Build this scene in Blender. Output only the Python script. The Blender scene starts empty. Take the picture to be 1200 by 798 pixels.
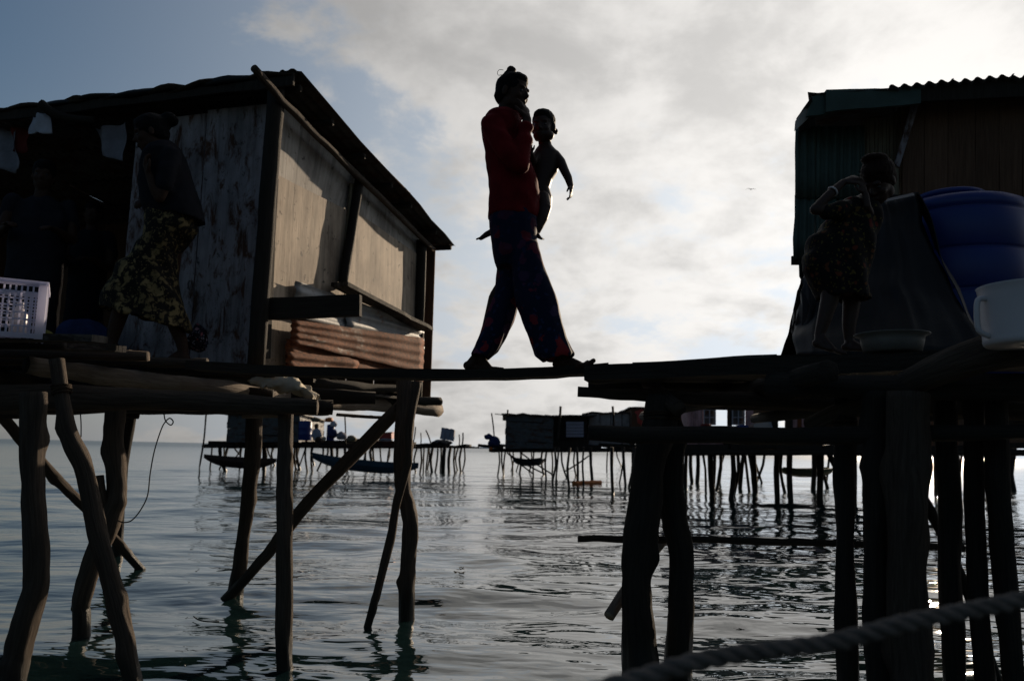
import bpy, bmesh, math, random
import numpy as np
from mathutils import Vector, Matrix, noise, Quaternion
rnd = random.Random(11)
SC = bpy.context.scene
COL = SC.collection
rad = math.radians

# ------------------------------------------------------------ camera
CAM_H = 1.0
PITCH, ROLL, FPX = 7.75, 1.15, 933.3
cam_d = bpy.data.cameras.new('camera'); cam = bpy.data.objects.new('camera', cam_d); COL.objects.link(cam)
cam_d.lens = 28.0; cam_d.sensor_width = 36.0; cam_d.clip_start = 0.05; cam_d.clip_end = 20000
CAMR = (Matrix.Rotation(rad(90 + PITCH), 3, 'X') @ Matrix.Rotation(rad(ROLL), 3, 'Z'))
cam.matrix_world = Matrix.Translation((0, 0, CAM_H)) @ CAMR.to_4x4()
cam_d.dof.use_dof = True; cam_d.dof.focus_distance = 3.95; cam_d.dof.aperture_fstop = 3.8
SC.camera = cam
CAMP = Vector((0, 0, CAM_H))

def ray(px, py):
    return CAMR @ Vector(((px - 600) / FPX, -(py - 399) / FPX, -1.0))
def P(px, py, Y):                      # photo pixel at forward distance Y -> world point
    d = ray(px, py); return CAMP + d * (Y / d.y)
def L(px, py, z):                      # photo pixel on the level z
    d = ray(px, py); return CAMP + d * ((z - CAM_H) / d.z)

# ------------------------------------------------------------ light
SUN_AZ, SUN_EL = 28.5, 14.0            # azimuth right of +Y
sun_dir = Vector((math.sin(rad(SUN_AZ)) * math.cos(rad(SUN_EL)), math.cos(rad(SUN_AZ)) * math.cos(rad(SUN_EL)), math.sin(rad(SUN_EL))))
sd = bpy.data.lights.new('sun', 'SUN'); sd.energy = 5.0; sd.angle = rad(0.5); sd.color = (1.0, 0.80, 0.58)
so = bpy.data.objects.new('sun', sd); COL.objects.link(so)
so.rotation_euler = sun_dir.to_track_quat('Z', 'Y').to_euler(); so.location = (0, 0, 30)

w = bpy.data.worlds.new("World"); SC.world = w; w.use_nodes = True
nt = w.node_tree; N = nt.nodes; LK = nt.links
N.clear()
def nd(tree, typ, **kw):
    n = tree.nodes.new(typ)
    for k, v in kw.items(): setattr(n, k, v)
    return n
out = nd(nt, 'ShaderNodeOutputWorld'); bg = nd(nt, 'ShaderNodeBackground')
sky = nd(nt, 'ShaderNodeTexSky', sky_type='NISHITA', sun_disc=False)
sky.sun_elevation = rad(SUN_EL); sky.sun_rotation = rad(SUN_AZ); sky.dust_density = 1.2; sky.air_density = 1.0; sky.ozone_density = 1.6
tc = nd(nt, 'ShaderNodeTexCoord')
def vmath(op, a, b=None):
    n = nd(nt, 'ShaderNodeVectorMath', operation=op)
    LK.new(a, n.inputs[0])
    if b is not None:
        if isinstance(b, (tuple, list, Vector)): n.inputs[1].default_value = tuple(b)
        else: LK.new(b, n.inputs[1])
    return n
def fmath(op, a, b=None, clamp=False, tree=None):
    tree = tree or nt
    n = nd(tree, 'ShaderNodeMath', operation=op, use_clamp=clamp)
    for i, x in enumerate((a, b)):
        if x is None: continue
        if isinstance(x, (int, float)): n.inputs[i].default_value = x
        else: tree.links.new(x, n.inputs[i])
    return n.outputs[0]
dirn = vmath('NORMALIZE', tc.outputs['Generated']).outputs[0]
sep = nd(nt, 'ShaderNodeSeparateXYZ'); LK.new(dirn, sep.inputs[0])
zc = fmath('ADD', fmath('MAXIMUM', sep.outputs[2], 0.0), 0.34)
pl = nd(nt, 'ShaderNodeCombineXYZ')
LK.new(fmath('DIVIDE', sep.outputs[0], zc), pl.inputs[0]); LK.new(fmath('DIVIDE', sep.outputs[1], zc), pl.inputs[1])
pl.inputs[2].default_value = 3.7
def wnoise(vec, scale, detail, rough, dist=0.0):
    n = nd(nt, 'ShaderNodeTexNoise'); n.inputs['Scale'].default_value = scale; n.inputs['Detail'].default_value = detail
    n.inputs['Roughness'].default_value = rough; n.inputs['Distortion'].default_value = dist; LK.new(vec, n.inputs['Vector']); return n.outputs[0]
n_big = wnoise(pl.outputs[0], 1.5, 3, 0.5, 0.3)
n_det = wnoise(pl.outputs[0], 4.2, 12, 0.62, 0.15)
n_shade = wnoise(vmath('ADD', pl.outputs[0], (4.3, 1.1, 0)).outputs[0], 4.0, 9, 0.60, 0.2)
# broad cloud banks at directions of the sky
def lobe(px, py, width):
    d = ray(px, py).normalized()
    dt = vmath('DOT_PRODUCT', dirn, d).outputs['Value']
    return fmath('POWER', fmath('MAXIMUM', dt, 0.0), 1.0 / (1 - math.cos(rad(width))))
bias = fmath('MULTIPLY', lobe(660, 60, 14), 0.11)
for (a, b, c, k) in [(960, 90, 9, .15), (540, 110, 12, .09), (1150, 40, 14, .05), (60, 60, 16, -.28), (480, 210, 8, -.14), (720, 130, 6, -.06), (200, 90, 12, .07), (880, 250, 9, -.04), (330, 30, 8, .04), (720, 430, 16, .07)]:
    bias = fmath('ADD', bias, fmath('MULTIPLY', lobe(a, b, c), k))
cov = fmath('ADD', fmath('ADD', fmath('MULTIPLY', n_big, 0.45), fmath('MULTIPLY', n_det, 0.72)), bias)
ramp = nd(nt, 'ShaderNodeMapRange', interpolation_type='SMOOTHSTEP'); LK.new(cov, ramp.inputs[0])
ramp.inputs[1].default_value = 0.535; ramp.inputs[2].default_value = 0.665; ramp.inputs[3].default_value = 0.0; ramp.inputs[4].default_value = 0.86
CLOUD_NODE = ramp
# cloud light: the sky's own light greyed, brighter round the sun, thick parts greyer
sunlobe = fmath('MAXIMUM', vmath('DOT_PRODUCT', dirn, sun_dir).outputs['Value'], 0.0)
c3 = fmath('POWER', sunlobe, 2.0)
glow = fmath('ADD', fmath('ADD', 0.38, fmath('MULTIPLY', c3, 5.15)), fmath('MULTIPLY', fmath('POWER', sunlobe, 12.0), 0.9))
thick = nd(nt, 'ShaderNodeMapRange', interpolation_type='SMOOTHSTEP'); LK.new(fmath('ADD', fmath('MULTIPLY', n_shade, 0.7), fmath('MULTIPLY', cov, 0.45)), thick.inputs[0])
thick.inputs[1].default_value = 0.56; thick.inputs[2].default_value = 0.80; thick.inputs[3].default_value = 1.10; thick.inputs[4].default_value = 0.74
cl = fmath('MULTIPLY', glow, thick.outputs[0])
ccol = nd(nt, 'ShaderNodeMix', data_type='RGBA', blend_type='MULTIPLY'); ccol.inputs[0].default_value = 1.0
cc = nd(nt, 'ShaderNodeCombineColor')
LK.new(cl, cc.inputs[0]); LK.new(cl, cc.inputs[1]); LK.new(cl, cc.inputs[2])
LK.new(cc.outputs[0], ccol.inputs[6]); ccol.inputs[7].default_value = (1.05, 1.01, 0.96, 1)
hs = nd(nt, 'ShaderNodeHueSaturation'); hs.inputs['Saturation'].default_value = 1.32; hs.inputs['Value'].default_value = 0.49
LK.new(sky.outputs[0], hs.inputs['Color'])
# thin bright veil of haze low over the sea
veil = nd(nt, 'ShaderNodeMapRange', interpolation_type='SMOOTHSTEP'); LK.new(sep.outputs[2], veil.inputs[0])
veil.inputs[1].default_value = 0.0; veil.inputs[2].default_value = 0.42; veil.inputs[3].default_value = 0.60; veil.inputs[4].default_value = 0.03
mix0 = nd(nt, 'ShaderNodeMix', data_type='RGBA'); LK.new(fmath('ADD', veil.outputs[0], fmath('MULTIPLY', c3, 0.86), True), mix0.inputs[0]); LK.new(hs.outputs[0], mix0.inputs[6])
vcol = nd(nt, 'ShaderNodeMix', data_type='RGBA', blend_type='MULTIPLY'); vcol.inputs[0].default_value = 1.0
vc = nd(nt, 'ShaderNodeCombineColor')
for i in range(3): LK.new(glow, vc.inputs[i])
LK.new(vc.outputs[0], vcol.inputs[6]); vcol.inputs[7].default_value = (0.90, 0.97, 1.05, 1)
LK.new(vcol.outputs[2], mix0.inputs[7])
mix = nd(nt, 'ShaderNodeMix', data_type='RGBA'); LK.new(ramp.outputs[0], mix.inputs[0])
LK.new(mix0.outputs[2], mix.inputs[6]); LK.new(ccol.outputs[2], mix.inputs[7])
# the light falls off away from the sun's side of the sky
fall = nd(nt, 'ShaderNodeMapRange', interpolation_type='SMOOTHSTEP'); LK.new(vmath('DOT_PRODUCT', dirn, sun_dir).outputs['Value'], fall.inputs[0])
fall.inputs[1].default_value = -0.4; fall.inputs[2].default_value = 0.62; fall.inputs[3].default_value = 0.90; fall.inputs[4].default_value = 1.0
fc = nd(nt, 'ShaderNodeCombineColor')
for i in range(3): LK.new(fall.outputs[0], fc.inputs[i])
fm = nd(nt, 'ShaderNodeMix', data_type='RGBA', blend_type='MULTIPLY'); fm.inputs[0].default_value = 1.0; LK.new(mix.outputs[2], fm.inputs[6]); LK.new(fc.outputs[0], fm.inputs[7])
LK.new(fm.outputs[2], bg.inputs[0]); bg.inputs[1].default_value = 0.15; LK.new(bg.outputs[0], out.inputs[0])

SC.view_settings.view_transform = 'Standard'; SC.view_settings.look = 'None'
SC.view_settings.exposure = 0.0; SC.view_settings.gamma = 1.0

# ------------------------------------------------------------ tagging
def tag(o, label=None, cat=None, group=None, kind=None):
    if label: o['label'] = label
    if cat: o['category'] = cat
    if group: o['group'] = group
    if kind: o['kind'] = kind
    return o
def thing(name, label, cat, loc=(0, 0, 0), group=None):
    o = bpy.data.objects.new(name, None); COL.objects.link(o); o.location = loc; o.empty_display_size = 0.1
    return tag(o, label, cat, group)
def link_mesh(name, me, mat, parent=None, smooth=False):
    """me is in world coordinates; the object's origin goes to the parent's base"""
    if parent is not None:
        root = parent
        off = Vector((0, 0, 0))
        while root is not None: off += Vector(root.location); root = root.parent
        me.transform(Matrix.Translation(-off))
    else: off = None
    o = bpy.data.objects.new(name, me); COL.objects.link(o)
    if parent is not None: o.parent = parent
    else:
        if me.vertices:
            v = np.empty(len(me.vertices) * 3); me.vertices.foreach_get('co', v); v = v.reshape(-1, 3)
            c = Vector(((v[:, 0].min() + v[:, 0].max()) / 2, (v[:, 1].min() + v[:, 1].max()) / 2, v[:, 2].min()))
            me.transform(Matrix.Translation(-c)); o.location = c
    if mat:
        for m in (mat if isinstance(mat, (list, tuple)) else [mat]): me.materials.append(m)
    if smooth:
        me.polygons.foreach_set('use_smooth', [True] * len(me.polygons))
    return o

class MB:
    def __init__(s): s.v = []; s.f = []; s.uv = []; s.mi = []
    def face(s, idx, uv, mi=0): s.f.append(idx); s.uv.extend(uv); s.mi.append(mi)
    def mesh(s, name):
        me = bpy.data.meshes.new(name); me.from_pydata([tuple(v) for v in s.v], [], s.f)
        u = me.uv_layers.new(name='uv'); flat = [c for t in s.uv for c in t]
        u.data.foreach_set('uv', flat); me.polygons.foreach_set('material_index', s.mi); me.validate(); me.update(); return me
    def build(s, name, mat, parent=None, smooth=False): return link_mesh(name, s.mesh(name), mat, parent, smooth)

def catmull(pts, n):
    pts = [Vector(p) for p in pts]
    if len(pts) == 2: return [pts[0].lerp(pts[1], i / n) for i in range(n + 1)], [i / n for i in range(n + 1)]
    P_ = [pts[0] * 2 - pts[1]] + pts + [pts[-1] * 2 - pts[-2]]
    res, ts = [], []
    segs = len(pts) - 1
    for i in range(n + 1):
        t = i / n * segs; k = min(int(t), segs - 1); u = t - k
        a, b, c, d = P_[k:k + 4]
        res.append(0.5 * ((2 * b) + (c - a) * u + (2 * a - 5 * b + 4 * c - d) * u * u + (3 * b - a - 3 * c + d) * u ** 3)); ts.append(t)
    return res, ts

def add_log(mb, pts, radii, n=14, seg=9, bump=0.08, wob=0.0, seed=None, mi=0, capmi=None, knots=0):
    seed = rnd.random() * 100 if seed is None else seed
    if not isinstance(radii, (list, tuple)): radii = [radii] * len(pts)
    c, ts = catmull(pts, n)
    base = len(mb.v); prev = None; length = 0; LG = length_guess(pts)
    kn = [(rnd.random(), rnd.random() * 6.28) for _ in range(knots)]
    for i, p in enumerate(c):
        t = (c[min(i + 1, n)] - c[max(i - 1, 0)]).normalized()
        if prev is None:
            a = t.orthogonal().normalized()
        else: a = (prev - t * prev.dot(t)).normalized()
        prev = a; b = t.cross(a)
        if i: length += (p - c[i - 1]).length
        k = min(int(ts[i]) if len(radii) > 2 or len(pts) > 2 else 0, len(radii) - 2)
        u = ts[i] - k
        r = radii[k] * (1 - u) + radii[k + 1] * u
        ll = i / n * LG; p = p + (a * noise.noise((seed, ll * 3.0, 0)) + b * noise.noise((seed, ll * 3.0, 9))) * wob
        for j in range(seg):
            an = 2 * math.pi * j / seg
            rr = r * (1 + bump * 2 * noise.noise((math.cos(an) * 1.3 + seed, math.sin(an) * 1.3, ll * 3.4)) + bump * .7 * noise.noise((math.cos(an) * 3.1 + seed, math.sin(an) * 3.1, ll * 11)))
            for (kt, ka) in kn:
                dd = ((i / n - kt) * length_guess(pts) / (r * 1.6)) ** 2 + (2 * math.sin((an - ka) / 2)) ** 2 * 1.4
                rr += r * 0.34 * math.exp(-dd * 1.9)
            mb.v.append(p + (a * math.cos(an) + b * math.sin(an)) * rr)
    acc = 0
    for i in range(n):
        l0 = acc; acc += (c[i + 1] - c[i]).length
        for j in range(seg):
            j2 = (j + 1) % seg
            mb.face([base + i * seg + j, base + i * seg + j2, base + (i + 1) * seg + j2, base + (i + 1) * seg + j],
                    [(j / seg * .4 + seed, l0), ((j + 1) / seg * .4 + seed, l0), ((j + 1) / seg * .4 + seed, acc), (j / seg * .4 + seed, acc)], mi)
    for e, row in ((0, 0), (1, n)):
        idx = [base + row * seg + j for j in range(seg)]
        if e == 0: idx = idx[::-1]
        mb.face(idx, [(math.cos(j) * .03, math.sin(j) * .03) for j in range(seg)], mi if capmi is None else capmi)
def length_guess(pts): return sum((Vector(pts[i + 1]) - Vector(pts[i])).length for i in range(len(pts) - 1))
def log(name, parent, mat, pts, radii, **kw):
    mb = MB(); add_log(mb, pts, radii, **kw); return mb.build(name, mat, parent, smooth=True)

def add_slab(mb, p00, p10, p11, p01, th, nu=1, nv=1, jit=0.0, disp=None, mi=0, edge=0.0, seed=None):
    """slab: front face p00-p10-p11-p01, body going back along -normal by th; u from p00 to p10, v from p00 to p01"""
    seed = rnd.random() * 50 if seed is None else seed
    p00, p10, p11, p01 = map(Vector, (p00, p10, p11, p01))
    nrm = (p10 - p00).cross(p01 - p00).normalized()
    base = len(mb.v)
    W = ((p10 - p00).length + (p11 - p01).length) / 2; H = ((p01 - p00).length + (p11 - p10).length) / 2
    for side in (0, 1):
        for j in range(nv + 1):
            for i in range(nu + 1):
                u, v = i / nu, j / nv
                p = p00 * (1 - u) * (1 - v) + p10 * u * (1 - v) + p11 * u * v + p01 * (1 - u) * v
                if edge:
                    if j in (0, nv): p = p + (p01 - p00).normalized() * edge * noise.noise((u * W * 9, seed, j)) * 2
                    if i in (0, nu): p = p + (p10 - p00).normalized() * edge * noise.noise((seed, v * H * 9, i + 20)) * 2
                d = 0
                if disp: d = disp(u * W, v * H)
                if jit: d += jit * 2 * noise.noise((u * W * 3 + seed, v * H * 3, 4))
                mb.v.append(p + nrm * (d - side * th))
    n1 = (nu + 1) * (nv + 1)
    def g(s, i, j): return base + s * n1 + j * (nu + 1) + i
    def uvq(i, j): return (i / nu * W + seed, j / nv * H)
    for j in range(nv):
        for i in range(nu):
            q = [(i, j), (i + 1, j), (i + 1, j + 1), (i, j + 1)]
            mb.face([g(0, *a) for a in q], [uvq(*a) for a in q], mi)
            mb.face([g(1, *a) for a in q[::-1]], [uvq(*a) for a in q[::-1]], mi)
    for i in range(nu):
        for (jj, rev) in ((0, 0), (nv, 1)):
            q = [g(1, i, jj), g(1, i + 1, jj), g(0, i + 1, jj), g(0, i, jj)]
            uv = [(i / nu * W + seed, 0), ((i + 1) / nu * W + seed, 0), ((i + 1) / nu * W + seed, th), (i / nu * W + seed, th)]
            if rev: q = q[::-1]; uv = uv[::-1]
            mb.face(q, uv, mi)
    for j in range(nv):
        for (ii, rev) in ((0, 1), (nu, 0)):
            q = [g(1, ii, j), g(1, ii, j + 1), g(0, ii, j + 1), g(0, ii, j)]
            uv = [(seed, j / nv * H), (seed, (j + 1) / nv * H), (seed + th, (j + 1) / nv * H), (seed + th, j / nv * H)]
            if rev: q = q[::-1]; uv = uv[::-1]
            mb.face(q, uv, mi)
def slab(name, parent, mat, a, b, c, d, th, **kw):
    mb = MB(); add_slab(mb, a, b, c, d, th, **kw); return mb.build(name, mat, parent, smooth=kw.get('disp') is not None)

def add_board(mb, a, b, wid, th, up=(0, 0, 1), n=5, jit=0.004, edge=0.006, taper=1.0, mi=0):
    """board from a to b (centre of its top face), long axis a-b, width wid sideways"""
    a, b, up = Vector(a), Vector(b), Vector(up)
    t = (b - a).normalized(); s = t.cross(up).normalized()
    h0 = s * wid / 2; h1 = s * wid / 2 * taper
    # front face = top: u across... keep long axis as v (uv.y)
    add_slab(mb, a - h0, a + h0, b + h1, b - h1, th, nu=2, nv=n, jit=jit, edge=edge, mi=mi)
def board(name, parent, mat, a, b, wid, th, **kw):
    mb = MB(); add_board(mb, a, b, wid, th, **kw); return mb.build(name, mat, parent)

# ------------------------------------------------------------ materials
def newmat(name):
    m = bpy.data.materials.new(name); m.use_nodes = True; t = m.node_tree; t.nodes.clear()
    o = nd(t, 'ShaderNodeOutputMaterial'); b = nd(t, 'ShaderNodeBsdfPrincipled'); t.links.new(b.outputs[0], o.inputs[0])
    return m, t, b
def tnoise(t, vec, scale, detail=4, rough=.6, dist=0):
    n = nd(t, 'ShaderNodeTexNoise'); t.links.new(vec, n.inputs['Vector'])
    n.inputs['Scale'].default_value = scale; n.inputs['Detail'].default_value = detail; n.inputs['Roughness'].default_value = rough; n.inputs['Distortion'].default_value = dist
    return n.outputs[0]
def tmap(t, vec, scale):
    n = nd(t, 'ShaderNodeMapping'); t.links.new(vec, n.inputs[0]); n.inputs['Scale'].default_value = scale; return n.outputs[0]
def tramp(t, fac, stops):
    n = nd(t, 'ShaderNodeValToRGB'); t.links.new(fac, n.inputs[0]); e = n.color_ramp.elements
    while len(e) < len(stops): e.new(0.5)
    for x, (p, c) in zip(e, stops): x.position = p; x.color = (*c, 1)
    return n.outputs[0]
def tmix(t, fac, a, b, mode='MIX'):
    n = nd(t, 'ShaderNodeMix', data_type='RGBA', blend_type=mode)
    for i, x in ((0, fac), (6, a), (7, b)):
        if isinstance(x, (int, float)): n.inputs[i].default_value = x
        elif isinstance(x, tuple): n.inputs[i].default_value = (*x, 1)
        else: t.links.new(x, n.inputs[i])
    return n.outputs[2]
def tbump(t, b, h, strength=.5, dist=.01):
    n = nd(t, 'ShaderNodeBump'); n.inputs['Strength'].default_value = strength; n.inputs['Distance'].default_value = dist
    t.links.new(h, n.inputs['Height']); t.links.new(n.outputs[0], b.inputs['Normal']); return n
def objrand(t):
    n = nd(t, 'ShaderNodeObjectInfo'); return n.outputs['Random']

def wood(name, dark, light, rough=.85, grain=(26, 1.6), worn=None, bump=.6, tint=.35):
    m, t, b = newmat(name); uv = nd(t, 'ShaderNodeTexCoord')
    g = tnoise(t, tmap(t, uv.outputs['UV'], (grain[0], grain[1], 1)), 2.2, 7, .65, .8)
    big = tnoise(t, tmap(t, uv.outputs['UV'], (4, 1.2, 1)), 1.6, 4, .6)
    col = tramp(t, g, [(.28, dark), (.72, light)])
    col = tmix(t, fmath('MULTIPLY', big, .8, tree=t), col, tuple(x * .45 for x in light), 'MIX')
    if worn:
        pk = tramp(t, tnoise(t, tmap(t, uv.outputs['UV'], (7, 2.2, 1)), 3.0, 8, .7, .4), [(.46, (0, 0, 0)), (.56, (1, 1, 1))])
        col = tmix(t, pk, col, worn)
    v = fmath('ADD', fmath('MULTIPLY', objrand(t), tint, tree=t), 1 - tint / 2, tree=t)
    cc = nd(t, 'ShaderNodeCombineColor')
    for i in range(3): t.links.new(v, cc.inputs[i])
    col = tmix(t, 1.0, col, cc.outputs[0], 'MULTIPLY')
    # soaked dark tide band just above the sea
    ge = nd(t, 'ShaderNodeNewGeometry'); sz = nd(t, 'ShaderNodeSeparateXYZ'); t.links.new(ge.outputs['Position'], sz.inputs[0])
    wet = nd(t, 'ShaderNodeMapRange', interpolation_type='SMOOTHSTEP'); t.links.new(fmath('ADD', sz.outputs[2], fmath('MULTIPLY', big, .25, tree=t), tree=t), wet.inputs[0])
    wet.inputs[1].default_value = .22; wet.inputs[2].default_value = .38; wet.inputs[3].default_value = 1.0; wet.inputs[4].default_value = 0.0
    col = tmix(t, fmath('MULTIPLY', wet.outputs[0], .75, tree=t), col, (.012, .014, .010))
    t.links.new(col, b.inputs['Base Color']); b.inputs['Specular IOR Level'].default_value = .2
    t.links.new(fmath('SUBTRACT', rough, fmath('MULTIPLY', wet.outputs[0], .45, tree=t), tree=t), b.inputs['Roughness'])
    fine = tnoise(t, tmap(t, uv.outputs['UV'], (60, 5, 1)), 1.5, 8, .75, .3)
    tbump(t, b, fmath('ADD', g, fmath('MULTIPLY', fine, .8, tree=t), tree=t), bump, .012); return m
def plain(name, col, rough=.6, var=.25, scale=6, bump=0.0, spec=.3, metal=0.0):
    m, t, b = newmat(name); tc_ = nd(t, 'ShaderNodeTexCoord')
    n = tnoise(t, tc_.outputs['Object'], scale, 6, .65)
    c = tramp(t, n, [(.25, tuple(x * (1 - var) for x in col)), (.75, tuple(min(1, x * (1 + var)) for x in col))])
    t.links.new(c, b.inputs['Base Color']); b.inputs['Roughness'].default_value = rough; b.inputs['Specular IOR Level'].default_value = spec; b.inputs['Metallic'].default_value = metal
    if bump: tbump(t, b, tnoise(t, tc_.outputs['Object'], scale * 3, 6, .6), bump, .01)
    return m
def painted(name, paint, under, lo=.50, hi=.60, stain=(.12, .07, .05), grain=True):
    """old paint flaking off boards, with vertical runs of dirt"""
    m, t, b = newmat(name); tc_ = nd(t, 'ShaderNodeTexCoord'); uv = tc_.outputs['UV']
    fl = tnoise(t, tmap(t, uv, (5, 1.8, 1)), 2.4, 9, .72, .5)
    mask = tramp(t, fl, [(lo, (0, 0, 0)), (hi, (1, 1, 1))])
    runs = tnoise(t, tmap(t, uv, (14, .9, 1)), 1.5, 5, .6)
    pc = tramp(t, runs, [(.3, tuple(x * .55 for x in paint)), (.55, paint), (.8, tuple(min(1, x * 1.12) for x in paint))])
    sc_ = tnoise(t, tmap(t, uv, (40, 7, 1)), 1.0, 6, .7)
    sm = tramp(t, sc_, [(.60, (0, 0, 0)), (.68, (1, 1, 1))])
    pc = tmix(t, fmath('MULTIPLY', sm, .7, tree=t), pc, stain)
    gr = tnoise(t, tmap(t, uv, (30, 1.5, 1)), 2, 6, .6)
    uc = tramp(t, gr, [(.3, tuple(x * .5 for x in under)), (.7, under)])
    col = tmix(t, mask, pc, uc)
    streak = tramp(t, tnoise(t, tmap(t, uv, (24, .8, 1)), 1.7, 7, .75, .2), [(.60, (0, 0, 0)), (.70, (1, 1, 1))])
    col = tmix(t, fmath('MULTIPLY', streak, .55, tree=t), col, tuple(x * .6 for x in stain))
    bigs = tnoise(t, tmap(t, uv, (2.2, 1.4, 1)), 1.3, 5, .6)
    col = tmix(t, 1.0, col, tramp(t, bigs, [(.32, (.42, .40, .39)), (.60, (1, 1, 1))]), 'MULTIPLY')
    spots = tramp(t, tnoise(t, uv, 11, 5, .75, .3), [(.60, (0, 0, 0)), (.66, (1, 1, 1))])
    col = tmix(t, fmath('MULTIPLY', spots, .85, tree=t), col, (.03, .022, .018))
    t.links.new(col, b.inputs['Base Color']); b.inputs['Roughness'].default_value = .75; b.inputs['Specular IOR Level'].default_value = .25
    tbump(t, b, fmath('ADD', fmath('MULTIPLY', fl, -.6, tree=t), fmath('MULTIPLY', gr, .5, tree=t), tree=t), .5, .006); return m
def rusty(name, zinc, rust, lo, hi):
    m, t, b = newmat(name); tc_ = nd(t, 'ShaderNodeTexCoord'); uv = tc_.outputs['UV']
    n = tnoise(t, tmap(t, uv, (1.6, 3.5, 1)), 2.2, 9, .68, .5)
    mk = tramp(t, n, [(lo, (0, 0, 0)), (hi, (1, 1, 1))])
    r2 = tramp(t, tnoise(t, tmap(t, uv, (4, 12, 1)), 5.0, 10, .78, .6), [(.40, tuple(x * .28 for x in rust)), (.55, rust), (.75, (rust[0] * 1.9, rust[1] * 1.9, rust[2] * 1.7))])
    z2 = tramp(t, tnoise(t, uv, 6, 5, .6), [(.3, tuple(x * .6 for x in zinc)), (.7, zinc)])
    t.links.new(tmix(t, mk, z2, r2), b.inputs['Base Color'])
    t.links.new(fmath('ADD', fmath('MULTIPLY', mk, .3, tree=t), .62, tree=t), b.inputs['Roughness']); b.inputs['Specular IOR Level'].default_value = .4
    tbump(t, b, fmath('ADD', n, tnoise(t, uv, 40, 6, .7), tree=t), .5, .005); return m

M = {}
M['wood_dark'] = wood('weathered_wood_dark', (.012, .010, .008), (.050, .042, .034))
M['wood_log'] = wood('driftwood_log', (.022, .016, .012), (.15, .115, .088), bump=1.0, grain=(34, 2.2))
M['wood_pale'] = wood('bleached_log', (.20, .16, .125), (.50, .42, .34), bump=.9, worn=(.24, .19, .15))
M['wood_grey'] = wood('grey_board', (.05, .045, .04), (.17, .15, .13), worn=(.03, .025, .02))
M['wood_brown'] = wood('brown_board', (.08, .042, .026), (.21, .12, .075))
M['wood_slat'] = wood('split_bamboo', (.09, .075, .05), (.30, .26, .18))
M['cut'] = plain('sawn_end', (.30, .23, .16), .8, .3, 40)
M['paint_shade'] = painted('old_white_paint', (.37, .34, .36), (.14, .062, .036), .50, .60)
M['paint_tan'] = painted('tan_plywood', (.50, .40, .30), (.30, .22, .15), .60, .68, stain=(.25, .15, .09))
M['paint_white'] = painted('white_plywood', (.45, .42, .38), (.26, .19, .13), .60, .68, stain=(.20, .13, .09))
M['rust'] = rusty('rusty_sheet', (.16, .10, .07), (.19, .058, .018), .32, .44)
M['zinc'] = rusty('grey_zinc_sheet', (.36, .36, .36), (.24, .10, .05), .58, .68)
M['green_tin'] = rusty('green_tin', (.055, .095, .080), (.05, .05, .04), .62, .75)
M['tin_dark'] = rusty('dark_tin', (.085, .092, .098), (.09, .055, .04), .5, .6)
M['roof_tin'] = rusty('sooty_roof_tin', (.07, .065, .06), (.07, .035, .025), .45, .6)
M['thatch'] = plain('palm_thatch', (.045, .032, .022), .95, .6, 30, .8, .1)
M['tarp'] = plain('black_tarp', (.008, .008, .009), .55, .3, 4, .25, .3)
M['tarp_grey'] = plain('grey_tarp', (.12, .125, .135), .6, .3, 5, .3, .3)
M['sack'] = plain('pale_sack', (.50, .44, .34), .85, .25, 9, .5, .2)
M['cloth_grey'] = plain('grey_cloth', (.22, .22, .25), .9, .3, 8, .4, .1)
M['cloth_white'] = plain('white_cloth', (.45, .46, .52), .9, .2, 8, .4, .1)
M['cloth_red'] = plain('red_cloth', (.16, .03, .025), .9, .4, 9, .3, .1)
M['cloth_blue'] = plain('blue_cloth', (.02, .035, .10), .9, .4, 9, .3, .1)
M['blue_plastic'] = plain('blue_plastic', (.010, .030, .17), .42, .12, 3, .05, .4)
M['white_plastic'] = plain('white_plastic', (.60, .56, .57), .45, .08, 4, .04, .4)
M['crate'] = plain('crate_plastic', (.33, .33, .40), .45, .08, 4, .04, .4)
M['crate'] = plain('crate_plastic', (.72, .72, .80), .45, .06, 4, .04, .4)
_t = M['crate'].node_tree; _o = [n for n in _t.nodes if n.type == 'OUTPUT_MATERIAL'][0]; _b = [n for n in _t.nodes if n.type == 'BSDF_PRINCIPLED'][0]
_tr = nd(_t, 'ShaderNodeBsdfTranslucent'); _tr.inputs[0].default_value = (.75, .75, .88, 1); _mx = nd(_t, 'ShaderNodeMixShader'); _mx.inputs[0].default_value = .55
_t.links.new(_b.outputs[0], _mx.inputs[1]); _t.links.new(_tr.outputs[0], _mx.inputs[2]); _t.links.new(_mx.outputs[0], _o.inputs[0])
M['basin'] = plain('grey_basin', (.17, .16, .14), .55, .2, 12, .1, .3)
M['rope'] = plain('grey_rope', (.15, .13, .115), .95, .35, 40, .6, .1)
M['cord'] = plain('black_cord', (.015, .015, .015), .7)
M['pink'] = painted('pink_wall', (.55, .33, .34), (.14, .08, .07), .62, .72)
M['frame_white'] = plain('window_frame', (.30, .32, .38), .6, .1, 8)
M['boat_brown'] = plain('brown_hull', (.055, .035, .028), .7, .4, 3)
M['boat_blue'] = plain('blue_hull', (.03, .065, .10), .6, .3, 3)
M['boat_green'] = plain('green_hull', (.05, .07, .03), .6, .3, 3)
M['orange'] = plain('orange_plastic', (.55, .17, .04), .6, .2, 5)
M['red_plastic'] = plain('red_plastic', (.32, .04, .03), .5, .2, 5)
M['bag_pale'] = plain('pale_bag', (.28, .29, .36), .75, .25, 3, .3, .2)
M['white_box'] = plain('white_box', (.40, .36, .34), .6, .15, 5)
M['skin'] = plain('skin', (.050, .027, .018), .65, .15, 14, .05, .15)
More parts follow.
